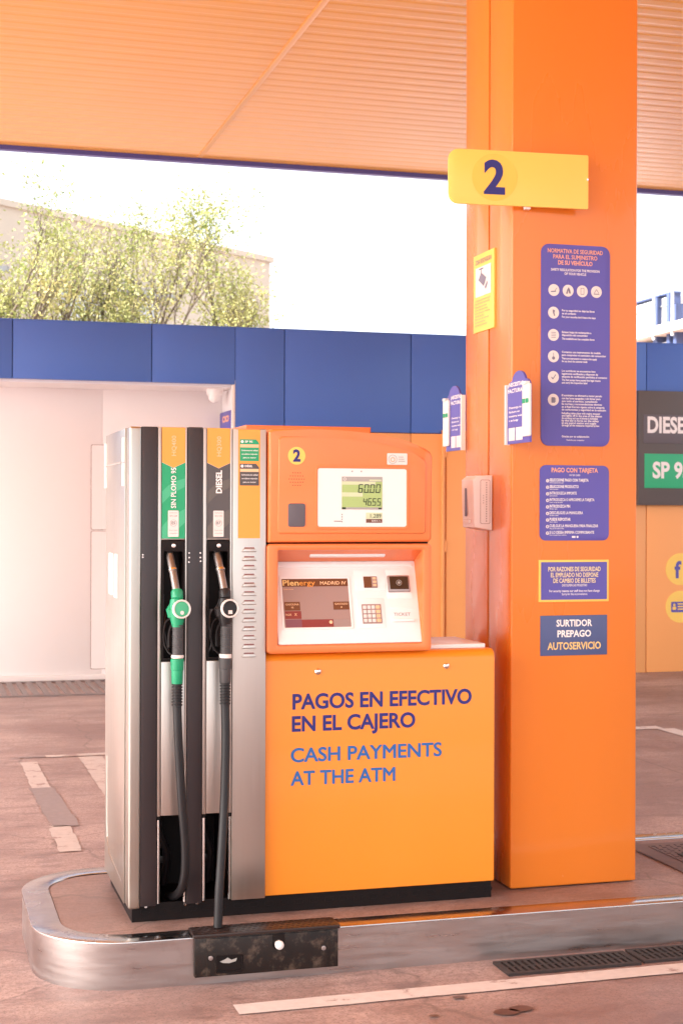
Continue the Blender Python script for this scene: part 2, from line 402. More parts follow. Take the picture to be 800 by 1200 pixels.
# refuelling island
IX0, IX1, IY0, IY1 = .37, 5.6, 4.675, 5.70
po = rr(IX0, IX1, IY0, IY1, .30, 12); pi_ = rr(IX0+.095, IX1-.095, IY0+.095, IY1-.095, .205, 12)
b = MB(); b.ring(UP(0), rr(IX0+.003, IX1-.003, IY0+.003, IY1-.003, .297, 12), pi_, 0, .144); struct(b.build('kerb', 'steel_kerb'))
b = MB(); b.ring(UP(0), po, pi_, .1445, .15, .003); struct(b.build('kerb_cap', 'steel_cap'))
b = MB(); b.prism(UP(0), rr(IX0+.097, IX1-.097, IY0+.097, IY1-.097, .203, 12), 0, .146); struct(b.build('island_paving', 'island'))

# canopy
SX = 2.365; CZ = 4.573
can = thing('forecourt_canopy', 'orange ribbed metal canopy roof with thin blue trim over the pumps', 'canopy', (2, 4, CZ))
CX0, CX1, CY0, CY1 = -4.8, 8.0, -2.2, 12.85
b = MB()
for X0, X1 in ((CX0, SX-.012), (SX+.012, CX1)):
    y = CY0; prof = []
    while y < CY1-.001:
        y2 = min(y+.15, CY1); prof += [(y, CZ), (y2-.075, CZ), (y2-.055, CZ+.0024), (y2-.02, CZ+.0024)]; y = y2
    prof.append((CY1, CZ))
    for k in range(len(prof)-1):
        (ya, za), (yb, zb) = prof[k], prof[k+1]
        b.b.faces.new([b.b.verts.new(p) for p in ((X0, ya, za), (X0, yb, zb), (X1, yb, zb), (X1, ya, za))])
bmesh.ops.remove_doubles(b.b, verts=b.b.verts, dist=1e-5)
link('soffit', b.b, 'soffit', can, False)
b = MB(); b.box(SX-.022, SX+.022, CY0, CY1-.03, CZ-.007, CZ+.003, .003); b.build('joint_strip', 'soffit', can)
b = MB(); b.box(CX0, CX1, CY0, CY1, CZ+.02, CZ+.7); b.build('roof', 'panel_pale', can)
b = MB(); b.box(CX0-.06, CX1+.06, CY1+.002, CY1+.08, CZ-.038, CZ+.8, .006); b.box(CX0-.06, CX1+.06, CY0-.08, CY0-.002, CZ-.038, CZ+.8, .006)
b.box(CX0-.08, CX0-.002, CY0, CY1, CZ-.038, CZ+.8, .006); b.box(CX1+.002, CX1+.08, CY0, CY1, CZ-.038, CZ+.8, .006); b.build('edge_trim', 'trim_blue', can)

# station wall with a white bay
WY = 12.9
wall = thing('station_wall', 'long station wall, blue panels above orange ones, white recessed bay at left', 'wall', (2.7, WY, 0))
xs = [.795 + 1.175*k for k in range(-10, 12)]
b = MB(); bo = MB()
bx0 = 2.70
for a_, c_ in zip(xs[:-1], xs[1:]):
    g = .004
    if c_ <= bx0 + .45:
        e = min(c_, bx0)
        b.box(a_+g, e-(g if c_ < bx0 else 0), WY, WY+.05, 2.625, 3.12, .003)
    if c_ > bx0:
        s_ = max(a_, bx0)
        b.box(s_+g, c_-g, WY, WY+.05, 2.228, 3.12, .003)
        bo.box(s_+g, c_-g, WY, WY+.05, 0.0, 2.222, .003)
b.build('blue_fascia', 'blue', wall); bo.build('orange_cladding', 'wall_orange', wall)
b = MB(); b.box(xs[0], xs[-1], WY+.001, WY+.6, 3.121, 3.128, .002); b.build('coping', 'blue', wall)
b = MB(); b.box(xs[0], bx0, WY+.045, WY+.056, 2.627, 3.115); b.box(bx0+.03, xs[-1], WY+.046, WY+.0515, 2.23, 3.115); b.build('fascia_backing', 'blue', wall)
b = MB(); b.box(bx0+.03, xs[-1], WY+.052, WY+.3, 0, 3.11); b.build('backing', 'board_dark', wall)
b = MB()
b.box(bx0+.002, bx0+.05, WY+.003, 13.6, 0, 2.66)               # side wall
for k in range(-8, 3):
    x0 = .52 + 1.1*k; x1 = min(x0+1.1, bx0); 
    if x1 > x0: b.box(x0+.003, x1-.003, 13.5, 13.56, .06, 2.60, .002)
b.box(xs[0], bx0, 13.505, 13.6, 0, 2.60); b.build('bay_wall', 'wall_white', wall)
b = MB(); b.box(xs[0], bx0, WY+.06, 13.62, 2.60, 2.66); b.build('bay_ceiling', 'wall_white', wall)
b = MB(); b.box(bx0-.028, bx0-.001, WY-.004, WY+.03, 0, 2.62, .003); b.build('bay_jamb', 'wall_white', wall)
b = MB()
for z0, z1 in ((1.345, 2.105), (.10, 1.335)):
    b.ring(FRONT(13.5), rr(1.52, 2.5, z0, z1, .01, 1), rr(1.524, 2.496, z0+.004, z1-.004, .01, 1), -.002, .003)
build_each(b, 'hatch_seal', 'key_plate', wall)
b = MB()
for z0, z1 in ((1.345, 2.105), (.10, 1.335)): b.prism(FRONT(13.5), rr(1.5245, 2.4955, z0+.0045, z1-.0045, .008, 2), -.002, .002)
build_each(b, 'access_hatch', 'wall_white', wall)
b = MB(); b.box(xs[0], bx0-.01, 13.47, 13.5, 0, .055, .004); b.build('skirting', 'wall_white', wall)
b = MB(); b.box(4.61, 4.635, WY-.035, WY, 0, 2.245, .004); b.box(4.61, 5.9, WY-.035, WY, 2.226, 2.255, .004); b.build('door_frame', 'wall_orange', wall)
b = MB(); b.box(4.655, 5.9, WY-.022, WY-.001, .02, 2.205, .004); dl = b.build('door', 'wall_orange', wall)
b = MB()
for z in (2.06, 1.2, .3): b.tube([(4.645, WY-.028, z-.05), (4.645, WY-.028, z+.05)], .009, 8)
build_each(b, 'hinge', 'wall_orange', dl)

# grating strip at the foot of the bay
b = MB(); y = 12.42
b.box(-5, 2.68, 12.40, 12.42, .0, .012); b.box(-5, 2.68, 13.40, 13.46, .0, .012)
x = -5
while x < 2.66:
    b.box(x, x+.045, 12.42, 13.40, .0, .012); x += .085
g = thing('floor_grating', 'long dull metal floor grating along the foot of the white bay', 'grating', (0, 12.9, 0))
b.build('bars', 'grate_far', g, False)

# dome camera and blue flag sign in the bay
t = thing('security_camera', 'white dome security camera under the ceiling of the white bay', 'security camera', (2.58, 13.2, 2.6))
b = MB(); b.tube([(2.58, 13.2, 2.60), (2.58, 13.2, 2.575), (2.58, 13.2, 2.55), (2.58, 13.2, 2.545)], [.075, .075, .07, .05], 20); b.build('mount', 'plastic_white', t)
b = MB(); b.tube([(2.58, 13.2, 2.548 - .07*math.sin(a)) for a in [R(q) for q in range(0, 91, 15)]], [.062*max(.02, math.cos(R(q))) for q in range(0, 91, 15)], 20); b.build('dome', 'plastic_white', t)
t = thing('bay_sign', 'small blue sign with orange mark on the side wall of the white bay', 'sign', (2.69, 13.2, 2.24))
f = SIDE(2.69)
b = MB(); b.prism(f, rr(-13.46, -12.96, 2.235, 2.405, .02, 3), -.008, .012, .003); b.build('panel', 'purple', t)
b = MB()
b.ring(f, rr(-13.33, -13.20, 2.31, 2.365, .02, 4), rr(-13.30, -13.23, 2.325, 2.35, .01, 4), .012, .014); b.ring(f, rr(-13.19, -13.06, 2.31, 2.365, .02, 4), rr(-13.16, -13.09, 2.325, 2.35, .01, 4), .012, .014)
b.build('mark', 'salmon', t)

# price board
t = thing('price_board', 'dark grey fuel price board on the wall with diesel and green SP 95 rows', 'price board', (7.5, WY, 1.584))
f = FRONT(WY-.06)
b = MB(); b.prism(f, rr(6.555, 8.9, 1.584, 2.665), -.06, 0, .004); b.build('board', 'board_dark', t)
b = MB(); b.prism(f, rr(6.605, 8.85, 2.17, 2.44), -.004, .006, .002); d = b.build('diesel_row', 'board_row', t)
b = MB(); b.prism(f, rr(6.618, 8.85, 1.745, 2.07), -.004, .006, .002); s = b.build('petrol_row', 'board_green', t)
letters(d, f, [('DIESEL', 6.645, 2.272, .142, .475, 'L', .035)], 'white', c=.0075)
letters(s, f, [('SP 95', 6.70, 1.845, .142, .40, 'L', .035)], 'white', c=.0075)

# round stickers on the orange wall
f = FRONT(WY)
t = thing('round_sticker', 'round yellow sticker with a dark letter f on the orange wall', 'sticker', (7.025, WY, .825), 'round yellow stickers on the orange wall')
b = MB(); b.prism(f, circ(7.025, .975, .152, 40), -.001, .004); b.build('disc', 'yellow', t)
letters(t, f, [('f', 6.965, .895, .15, .072, 'L', .03)], 'purple', c=.0055)
t = thing('round_sticker', 'round yellow sticker with a small identity card picture, below the letter sticker', 'sticker', (7.025, WY, .465), 'round yellow stickers on the orange wall')
b = MB(); b.prism(f, circ(7.025, .617, .152, 40), -.001, .004); b.build('disc', 'yellow', t)
b = MB(); b.sheet(f, rr(6.93, 7.12, .565, .665, .012, 3), .0052); b.build('card', 'purple', t)
b = MB(); b.sheet(f, circ(6.963, .635, .013, 12), .0062); b.sheet(f, rr(6.944, 6.982, .588, .62, .01, 3), .0062)
for k in range(3): b.sheet(f, rr(7.0, 7.10, .588+.025*k, .60+.025*k), .0062)
b.build('card_mark', 'yellow', t)

# ================================================================== BEYOND THE WALL
t = thing('apartment_building', 'beige building with flat roof behind the trees beyond the blue wall', 'building', (5, 45.5, 0))
A = Vector((11.52, 49.4, 0)); D = Vector((.797, .604, 0)); Lb = 26.0
fb = Fr(A - D*Lb, D, (0, 0, 1))
b = MB(); b.prism(fb, rr(0, Lb, 0, 10), -12, 0); b.build('walls', 'beige', t)
b = MB(); b.prism(fb, rr(-.1, Lb+.1, 10, 10.18), -12.1, .1); b.build('parapet', 'beige', t)
for zr in (6.55, 3.4):
    for wx in (2.0, 5.0, 8.5, 12.3, 16.6, 18.9, 23.6):
        b = MB(); b.ring(fb, rr(wx-.08, wx+1.78, zr-.08, zr+1.48, .01, 1), rr(wx, wx+1.7, zr, zr+1.4, .01, 1), -.05, .05); b.prism(fb, rr(wx+.82, wx+.88, zr, zr+1.4), -.02, .04)
        wf = b.build('window', 'win_frame', t)
        b = MB(); b.prism(fb, rr(wx, wx+1.7, zr, zr+1.4), -.05, .008); b.build('pane', 'win_blue', wf)
b = MB()
for wx in (12.3, 18.9): b.prism(fb, rr(wx-.3, wx+2.0, 8.1, 8.25), 0, .5)
build_each(b, 'awning', 'mast', t)

t = thing('unfinished_building', 'unfinished building with blue steel frame and pale panels beyond the wall', 'building', (15.5, 33, 0))
f = SIDE(14.0)
b = MB(); b.prism(f, rr(-45, -26.05, 0, 4.86), -6, 0); b.build('lower_wall', 'panel_pale', t)
b = MB(); b.prism(f, rr(-46, -23.5, 4.98, 5.16), -6, .25, .02); b.build('floor_slab', 'slab', t)
b = MB(); b.prism(f, rr(-45, -26.1, 5.17, 5.72), -.3, 0); b.build('panels', 'panel_pale', t)
b = MB(); b.prism(f, rr(-46, -25.95, 5.765, 5.80), -.15, .04, .01)
b.build('roof_rail', 'steel_blue', t)
for y, z1, wd in ((26.03, 5.78, .055), (26.55, 5.74, .085), (30.2, 5.75, .08), (33.6, 5.75, .08), (25.75, 5.52, .07)):
    b = MB(); b.prism(f, rr(-y-wd, -y+wd, 0, z1), -.15, .10, .01); b.build('post', 'steel_blue', t)
b = MB()
for y in (26.3, 26.9, 27.1, 27.4, 27.9, 28.4, 28.9, 31.6): b.prism(f, rr(-y-.022, -y+.022, 5.16, 5.72), -.05, .03)
b.prism(f, rr(-45, -26.1, 5.55, 5.575), -.05, .03)
build_each(b, 'mullion', 'mast', t)
for y, h in ((26.4, 6.45), (25.65, 6.0)):
    b = MB(); b.tube([(13.8, y, 4.9), (13.8, y, h)], [.035, .03], 8); b.build('mast', 'mast', t)

# trees
def tree(x, y, h, lean, seed, label, dens=1.0):
    rnd = random.Random(seed); tb = MB(); leaves = []
    def branch(p, d, L, r, lev):
        n = 7 if lev == 0 else 5; pts = [p]; rad = [r]
        for k in range(n):
            d = (d + Vector((rnd.uniform(-1, 1), rnd.uniform(-1, 1), rnd.uniform(-.4, .9)))*(.07 if lev == 0 else .17)).normalized()
            p = p + d*L/n; pts.append(p); rad.append(r*(1-.55*(k+1)/n))
            if lev >= 3 or (lev == 2 and k >= 2): leaves.append((p, d))
            if lev < 4 and k >= (3 if lev == 0 else 1):
                for q in range(2 if lev == 0 else rnd.choice((1, 1, 2))):
                    a = rnd.uniform(0, 2*math.pi); s = Vector((math.cos(a), math.sin(a), rnd.uniform(.4, 1.2))).normalized()
                    branch(p, (d*.7 + s*.68).normalized(), L*rnd.uniform(.32, .52), rad[-1]*.7, lev+1)
        tb.tube(pts, rad, 7 if lev < 2 else 4, lev < 2)
    branch(Vector((x, y, 0)), Vector((lean, 0, 1)).normalized(), h*.84, .10, 0)
    t = thing('tree', label, 'tree', (x, y, 0), 'spring trees beyond the wall')
    tb.build('trunk', 'bark', t)
    lb = bmesh.new()
    rnd.shuffle(leaves)
    for p, d in leaves:
        if p.z < 4.5 or rnd.random() > dens*.14: continue
        for q in range(rnd.randint(3, 8)):
            c = p + Vector((rnd.gauss(0, .26), rnd.gauss(0, .26), rnd.gauss(0, .22)))
            s = rnd.uniform(.018, .042)
            a = Vector((rnd.uniform(-1, 1), rnd.uniform(-1, 1), rnd.uniform(-1, 1))).normalized()
            e = a.cross(Vector((rnd.uniform(-1, 1), rnd.uniform(-1, 1), rnd.uniform(-1, 1)))).normalized()
            lb.faces.new([lb.verts.new(c + v) for v in (a*s*1.5, e*s*.7, -a*s*1.5, -e*s*.7)])
    link('crown', lb, 'leaf', t, False)
tree(1.7, 33, 6.3, .0, 11, 'pale spring tree at the far left edge, thin crown over the blue wall', 1.0)
tree(2.9, 34, 6.5, -.02, 24, 'tree with bare forked trunk, second from left behind the wall', .7)
tree(4.3, 35, 6.3, .0, 36, 'slim upright tree with thin crown between forked tree and tallest tree', .8)
tree(5.9, 34.5, 6.6, .0, 43, 'tallest yellow-green tree, in the middle of the row behind the wall', 1.2)
tree(7.9, 35, 6.0, -.05, 79, 'greenest leafy tree at the right end of the row before the building edge', 1.4)

# ================================================================== PILLAR AND ITS SIGNS
PX0, PX1, PY0, PY1 = 2.045, 2.537, 4.98, 5.445
t = thing('canopy_pillar', 'tall orange sheet-metal pillar holding the canopy, covered with notices', 'pillar', (2.29, 5.2, .146))
b = MB(); b.box(PX0, PX1, PY0, 5.199, .15, 4.571, .007, 3); b.build('front_cladding', 'orange', t)
b = MB(); b.box(PX0, PX1, 5.211, PY1, .15, 4.571, .004); b.build('rear_cladding', 'orange', t)
b = MB(); b.box(PX0+.008, PX1-.008, 5.19, 5.22, .15, 4.56); b.build('joint', 'dark', t)
b = MB(); b.tube(spline([(PX1+.006, 5.05, .25), (PX1+.007, 5.04, .6), (PX1+.006, 5.03, .92), (PX1+.012, 5.05, .955), (PX1+.006, 5.08, .93)], 5), .005, 8); b.build('white_cable', 'plastic_white', t)
b = MB()
for z in (.17, 2.9): b.prism(FRONT(PY0), circ(2.5, z, .004, 10), -.001, .002)
build_each(b, 'rivet', 'orange', t)

# number flag
t = thing('number_sign', 'yellow flag sign with a dark blue number 2 high on the pillar', 'sign', (2.04, 4.95, 2.56))
f = Fr((1.7985, 4.965, 2.5765), (.9969, -.078, 0), (0, 0, 1))
b = MB(); b.prism(f, rr(0, .515, 0, .1917, (.035, .003, .003, .035), 6), -.006, .006, .002); b.build('panel', 'yellow', t)
b = MB(); b.sheet(f, circ(.167, .097, .083, 48), .0072); b.build('disc', 'yellow_dark', t)
letters(t, f, [('2', .127, .042, .11, .078, 'L', .035)], 'navy', 'numeral', .0084)
b = MB(); b.prism(f, circ(.512, .105, .004, 12), .005, .008); b.build('screw', 'chrome', t)
b = MB(); b.prism(f, rr(.46, .50, .03, .16), -.03, -.006); b.prism(f, rr(.285, .305, -.006, .012), -.03, -.006, .002); b.build('bracket', 'plastic_white', t)

# camera notice on the pillar's side
f = SIDE(PX0)
t = thing('camera_notice', 'yellow video surveillance notice with a camera picture on the pillar side', 'notice', (PX0, 5.24, 2.17))
b = MB(); b.prism(f, rr(-5.346, -5.137, 2.17, 2.462), .0005, .006, .001); b.build('board', 'yellow', t)
letters(t, f, [('ZONA VIDEOVIGILADA', -5.242, 2.425, .017, .165, 'C', .02)], 'grey_text', c=.0072)
b = MB(); b.sheet(f, rr(-5.322, -5.165, 2.302, 2.412), .0071); pw = b.build('picture', 'label_white', t)
b = MB(); b.sheet(f, [(-5.29, 2.365), (-5.235, 2.335), (-5.21, 2.365), (-5.262, 2.39)], .0082); b.sheet(f, rr(-5.265, -5.259, 2.385, 2.405), .0082); b.sheet(f, rr(-5.285, -5.24, 2.401, 2.406), .0082)
b.sheet(f, [(-5.225, 2.33), (-5.20, 2.352), (-5.197, 2.34), (-5.215, 2.322)], .0082)
b.build('camera_picture', 'silhouette', pw)
letters(t, f, [(s_, -5.325, 2.285-.0115*k, .006, wd) for k, (s_, wd) in enumerate((('LEY ORGANICA DE PROTECCION DE DATOS', .155), ('PUEDE EJERCITAR SUS DERECHOS ANTE', .15), ('El responsable del tratamiento', .12), ('de los datos personales', .13), ('en la direccion indicada', .15), ('Finalidad seguridad', .09), ('Para mas informacion', .14), ('sobre sus derechos', .10), ('consulte al personal', .12)))], 'grey_text', 'small_print', c=.0072)

# invoice leaflet holders projecting past the two edges of the pillar side
def holder(y0, y1, label, flip):
    # board in the plane of the pillar's side face; a = -Y
    f = SIDE(2.034); a0, a1 = -y1, -y0; W = a1-a0
    t = thing('leaflet_holder', label, 'leaflet holder', (2.03, (y0+y1)/2, 1.734), 'purple leaflet boards on the pillar edges')
    z0, z1 = 1.734, 1.955
    pts = [(a0+.012, z0), (a1-.012, z0), (a1-.012, z1-.03)]
    for k in range(0, 7): pts.append((a1-.012-.035 + .035*math.cos(R(30*k/1.0*.5)), z1-.03 + .03*math.sin(R(15*k))))
    cx = (a0+a1)/2
    for k in range(0, 9): pts.append((cx + .062*math.cos(R(15+18.75*k)), z1-.012 + .045*math.sin(R(15+18.75*k))))
    for k in range(0, 7): pts.append((a0+.012+.035 - .035*math.cos(R(90-15*k)), z1-.03 + .03*math.sin(R(90-15*k))))
    pts.append((a0+.012, z1-.03))
    b = MB(); b.prism(f, pts, -.004, .004); b.build('board', 'purple', t)
    b = MB()
    e = a1 if flip else a0          # bracket edge against the pillar
    b.prism(f, rr(min(e, e + (-.008 if flip else .008)), max(e, e + (-.008 if flip else .008)), z0-.002, z1-.01), -.006, .012, .002); b.build('bracket', 'plastic_white', t)
    ca0, ca1 = (a0-.005, a0+.058) if flip else (a1-.058, a1+.005)
    b = MB(); b.prism(f, rr(ca0, ca1, z0+.02, z1-.02, .006, 3), .005, .013, .002); b.prism(f, rr((ca0+ca1)/2-.016, (ca0+ca1)/2+.016, z1-.022, z1-.012), .004, .02); h = b.build('card_box', 'label_white', t)
    b = MB(); b.sheet(f, rr(ca0+.004, (ca0+ca1)/2-.002, 1.868, 1.884), .0142); b.sheet(f, rr((ca0+ca1)/2+.002, ca1-.004, 1.868, 1.884), .0142); b.build('green_tab', 'label_green', h)
    tx0, tx1 = (a0+.066, a1-.018) if flip else (a0+.018, a1-.066)
    letters(t, f, [('¿NECESITAS', tx0, 1.936, .013, tx1-tx0, 'L', .03), ('FACTURA?', tx0, 1.914, .013, tx1-tx0, 'L', .03)] +
            [(q, tx0+.01, 1.858-.015*k, .007, (tx1-tx0)*wd, 'L', .02) for k, (q, wd) in enumerate((('Descarga tu', .8), ('factura en', .7), ('nuestra web', .85), ('o en la app', .6)))], 'white', c=.0052)
    b = MB(); m_ = (tx0+tx1)/2
    b.sheet(f, rr(tx0+.006, m_-.004, 1.745, 1.79), .0052); b.sheet(f, rr(m_+.004, tx1-.004, 1.745, 1.79), .0052); build_each(b, 'code_square', 'label_white', t)
holder(4.77, 4.992, 'purple leaflet board projecting from the front edge of the pillar side', False)
holder(5.432, 5.632, 'purple leaflet board projecting behind the rear edge of the pillar', True)

# paper dispenser
t = thing('paper_dispenser', 'white plastic paper dispenser box on the side of the orange pillar', 'dispenser', (2.0, 5.21, 1.425))
b = MB(); b.prism(FRONT(5.158), [(1.972, 1.437), (2.0445, 1.425), (2.0445, 1.629), (1.985, 1.627), (1.966, 1.612)], -.115, 0, .006, 3); body = b.build('body', 'plastic_white', t)
f = FRONT(5.158)
b = MB(); b.ring(f, rr(1.996, 2.034, 1.45, 1.612, .006, 4), rr(1.9975, 2.0325, 1.4515, 1.6105, .005, 4), -.001, .0012); b.build('cover_seam', 'key_plate', t)
b = MB()
for k in range(17): b.sheet(f, rr(2.0185, 2.0215, 1.458+.0088*k, 1.463+.0088*k), .0016)
for k in range(4): b.sheet(f, rr(2.007, 2.009, 1.525+.009*k, 1.529+.009*k), .0016)
b.build('perforation', 'grey_text', t)
f = SIDE(1.967)
b = MB(); b.prism(f, rr(-5.236, -5.222, 1.478, 1.582, .004, 3), -.002, .003); b.build('level_window', 'silhouette', t)
b = MB(); b.prism(f, rr(-5.25, -5.19, 1.452, 1.466, .004, 2), -.004, .004, .002); b.build('lock', 'plastic_white', t)

# notices on the pillar front
f = FRONT(PY0); SF = .004
def bullets(parent, pts, r, mat='label_white', c=SF+.0011):
    b = MB()
    for x, z in pts: b.sheet(f, circ(x, z, r, 20), c)
    return build_each(b, 'icon_disc', mat, parent)
t = thing('safety_notice', 'tall purple rounded notice with safety rules and round icons on the pillar', 'notice', (2.29, PY0, 1.732))
b = MB(); b.prism(f, rr(2.156, 2.425, 1.732, 2.456, .03, 7), .0005, SF, .001); b.build('board', 'purple', t)
k = (2.456-1.732)/235.0    # metres per photo pixel on the board
def Zb(y): return 2.456 - (y-287.5)*k
letters(t, f, [('NORMATIVA DE SEGURIDAD', 2.288, Zb(297.5), .0145, .215, 'C', .03), ('PARA EL SUMINISTRO', 2.288, Zb(304.2), .0145, .172, 'C', .03), ('DE SU VEHÍCULO', 2.288, Zb(311), .0145, .135, 'C', .03)], 'salmon', 'title', SF+.0012)
rows = [(318.5, 'SAFETY REGULATION FOR THE PROVISION', 2.288, .19, 'C'), (322.8, 'OF YOUR VEHICLE', 2.288, .085, 'C')]
L_ = 2.236
body_rows = [(365.5, 'Por su seguridad no deje las llaves', .128), (369, 'en el contacto', .055), (373, 'For your security don\'t leave the keys', .132),
 (390.8, 'Existen hojas de reclamación a', .115), (394.2, 'disposición del consumidor', .102), (398.5, 'This establishment has complaint forms', .128),
 (414, 'Contamos con instrumentos de medida', .152), (417.5, 'para comprobar el suministro del consumidor', .174), (421.5, 'There are instruments to measure the supply', .138), (424.8, 'for any check the customer needs', .10),
 (436, 'Los surtidores se encuentran bien', .132), (439.4, 'legalmente verificados y disponen de', .142), (442.8, 'etiqueta de verificación periódica al consumo', .178), (446.6, 'The fuel pumps have passed the legal checks', .152), (449.8, 'and carry the inspection label', .10),
 (464.6, 'El suministro se efectuará a motor parado', .158), (468, 'con las luces apagadas y sin fumar para', .152), (471.3, 'que todo el servicio, cumpliendo', .14), (474.6, 'las normas y recomendaciones técnicas', .158), (478, 'en el Real Decreto vigente sobre la categoría', .168), (481.2, 'de carburantes y seguridad en la estación', .174),
 (485.4, 'Refuelling takes place with engine stopped', .15), (488.3, 'and lights off in the area of the station', .158), (491.2, 'the smoking and use of phones is forbidden', .142), (494, 'by the law in force on the safety', .146), (496.8, 'at any petrol station and supply', .136), (499.6, 'through all the measures required by law', .148),
 (512.5, 'Gracias por su colaboración', .108)]
letters(t, f, [(q, a, Zb(y), .0085, wd, al, .02) for y, q, a, wd, al in rows] + [(q, L_, Zb(y), .0068, wd, 'L', .025) for y, q, wd in body_rows] + [('Thanks for your cooperation', L_+.018, Zb(516.5), .0055, .07, 'L', .01)], 'white', 'small_print', SF+.0012)
ic4 = [(2.2045+.0555*q, Zb(341.5)+.001) for q in range(4)]; ic5 = [(2.2035, Zb(y)) for y in (367.5, 393.5, 418.5, 442.5, 469)]
ids = bullets(t, ic4 + ic5, .0215)
cI = SF+.0021; b = MB()
def bar(b, x0, z0, x1, z1, wd):
    d = Vector((x1-x0, z1-z0)); nn = Vector((-d.y, d.x)).normalized()*wd/2
    b.sheet(f, [(x0+nn.x, z0+nn.y), (x0-nn.x, z0-nn.y), (x1-nn.x, z1-nn.y), (x1+nn.x, z1+nn.y)], cI)
x, z = ic4[0]; bar(b, x-.012, z-.006, x+.008, z-.004, .004); bar(b, x+.004, z-.002, x+.012, z+.009, .002)
x, z = ic4[1]; b.sheet(f, [(x-.009, z-.011), (x-.002, z-.011), (x-.001, z+.002), (x+.004, z-.01), (x+.01, z-.01), (x+.008, z+.001), (x+.002, z+.013), (x-.004, z+.004)], cI)
x, z = ic4[2]
for q in ((x-.006, z-.011, x-.006, z+.011), (x+.006, z-.011, x+.006, z+.011), (x-.007, z+.011, x+.007, z+.011), (x-.007, z-.011, x+.007, z-.011)): bar(b, *q, .0018)
x, z = ic4[3]; bar(b, x-.011, z-.008, x+.011, z-.008, .003); bar(b, x-.009, z-.005, x, z+.009, .002); bar(b, x+.009, z-.005, x, z+.009, .002)
x, z = ic5[0]; b.sheet(f, [(x-.004, z+.011), (x+.005, z+.009), (x+.003, z-.001), (x+.006, z-.011), (x+.002, z-.012), (x-.003, z)], cI)
x, z = ic5[1]
for q in range(4): bar(b, x-.009, z-.009+.006*q, x+.009, z-.009+.006*q, .0018)
x, z = ic5[2]; b.sheet(f, circ(x, z-.006, .006, 12), cI); bar(b, x, z, x, z+.013, .002)
x, z = ic5[3]; bar(b, x-.008, z, x-.002, z-.008, .003); bar(b, x-.003, z-.008, x+.009, z+.009, .003)
x, z = ic5[4]; b.sheet(f, rr(x-.008, x+.006, z-.011, z+.009, .002, 2), cI); bar(b, x+.008, z-.008, x+.008, z+.007, .002)
b.build('pictogram', 'silhouette', t)

t = thing('card_payment_notice', 'square purple rounded notice listing nine card payment steps on the pillar', 'notice', (2.29, PY0, 1.39))
b = MB(); b.prism(f, rr(2.153, 2.423, 1.392, 1.662, .022, 7), .0005, SF, .001); b.build('board', 'purple', t)
letters(t, f, [('PAGO CON TARJETA', 2.288, 1.640-.003, .0155, .182, 'C', .03)], 'salmon', 'title', SF+.0012)
steps = [('SELECCIONE PAGO CON TARJETA', .152), ('SELECCIONE PRODUCTO', .113), ('INTRODUZCA IMPORTE', .105), ('INTRODUZCA O APROXIME LA TARJETA', .175), ('INTRODUZCA PIN', .08), ('DESCUELGUE LA MANGUERA', .13), ('PUEDE REPOSTAR', .082), ('CUELGUE LA MANGUERA PARA FINALIZAR', .19), ('SI LO DESEA IMPRIMA COMPROBANTE', .174)]
eng = [('Select payment by card', .054), ('Select product', .034), ('Enter amount', .03), ('Insert or tap the card', .05), ('Enter pin', .03), ('Lift the nozzle', .034), ('Now refuel', .03), ('Hang up the nozzle to finish', .056), ('Print receipt if you wish to', .066)]
ln = [('PAY BY CARD', 2.288, 1.6235, .006, .042, 'C', .01)]
pz = [1.604-.0235*q for q in range(9)]
for (a_, wa), (e_, we), z in zip(steps, eng, pz): ln += [(a_, 2.190, z, .0098, wa, 'L', .03), (e_, 2.190, z-.0068, .0042, we, 'L', .01)]
ln += [('', 2.28, 1.402, .006)]
letters(t, f, [q for q in ln if q[0]], 'white', 'steps_text', SF+.0012)
d_ = bullets(t, [(2.182, z+.002) for z in pz], .0062)
b = MB(); b.sheet(f, rr(2.277, 2.291, 1.401, 1.408, .001, 2), SF+.0012); b.sheet(f, circ(2.299, 1.4045, .004, 12), SF+.0012); b.build('card_logo', 'white', t)
letters(t, f, [(str(q+1), 2.182, z-.0015, .007, None, 'C', .02) for q, z in enumerate(pz)], 'purple', 'step_number', SF+.0021)

t = thing('change_notice', 'purple notice with yellow border saying staff have no change, on the pillar', 'notice', (2.29, PY0, 1.17))
b = MB(); b.prism(f, rr(2.150, 2.424, 1.171, 1.322), .0005, .003, .001); b.build('border', 'yellow', t)
b = MB(); b.sheet(f, rr(2.158, 2.416, 1.179, 1.314), .0042); b.build('board', 'purple', t)
letters(t, f, [('POR RAZONES DE SEGURIDAD', 2.288, 1.281, .0155, .205, 'C', .02), ('EL EMPLEADO NO DISPONE', 2.288, 1.260, .0155, .185, 'C', .02), ('DE CAMBIO DE BILLETES', 2.288, 1.2395, .0155, .165, 'C', .02)], 'cream', 'title', .0054)
letters(t, f, [('DISCULPEN LAS MOLESTIAS', 2.288, 1.2265, .008, .098, 'C', .01), ('For security reasons our staff does not have change', 2.288, 1.2065, .008, .197, 'C', .015), ('Sorry for the inconvenience', 2.288, 1.195, .008, .10, 'C', .01)], 'white', 'small_print', .0054)

t = thing('self_service_sign', 'slate blue sign reading surtidor prepago autoservicio, lowest on the pillar', 'sign', (2.29, PY0, .978))
b = MB(); b.prism(f, rr(2.157, 2.418, .978, 1.122), .0005, .003, .001); b.build('board', 'slate', t)
letters(t, f, [('SURTIDOR', 2.288, 1.083, .023, .140, 'C', .03), ('PREPAGO', 2.288, 1.045, .023, .132, 'C', .03)], 'white', 'title', .0042)
letters(t, f, [('AUTOSERVICIO', 2.288, 1.0, .025, .209, 'C', .025)], 'gold', 'lettering', .0042)

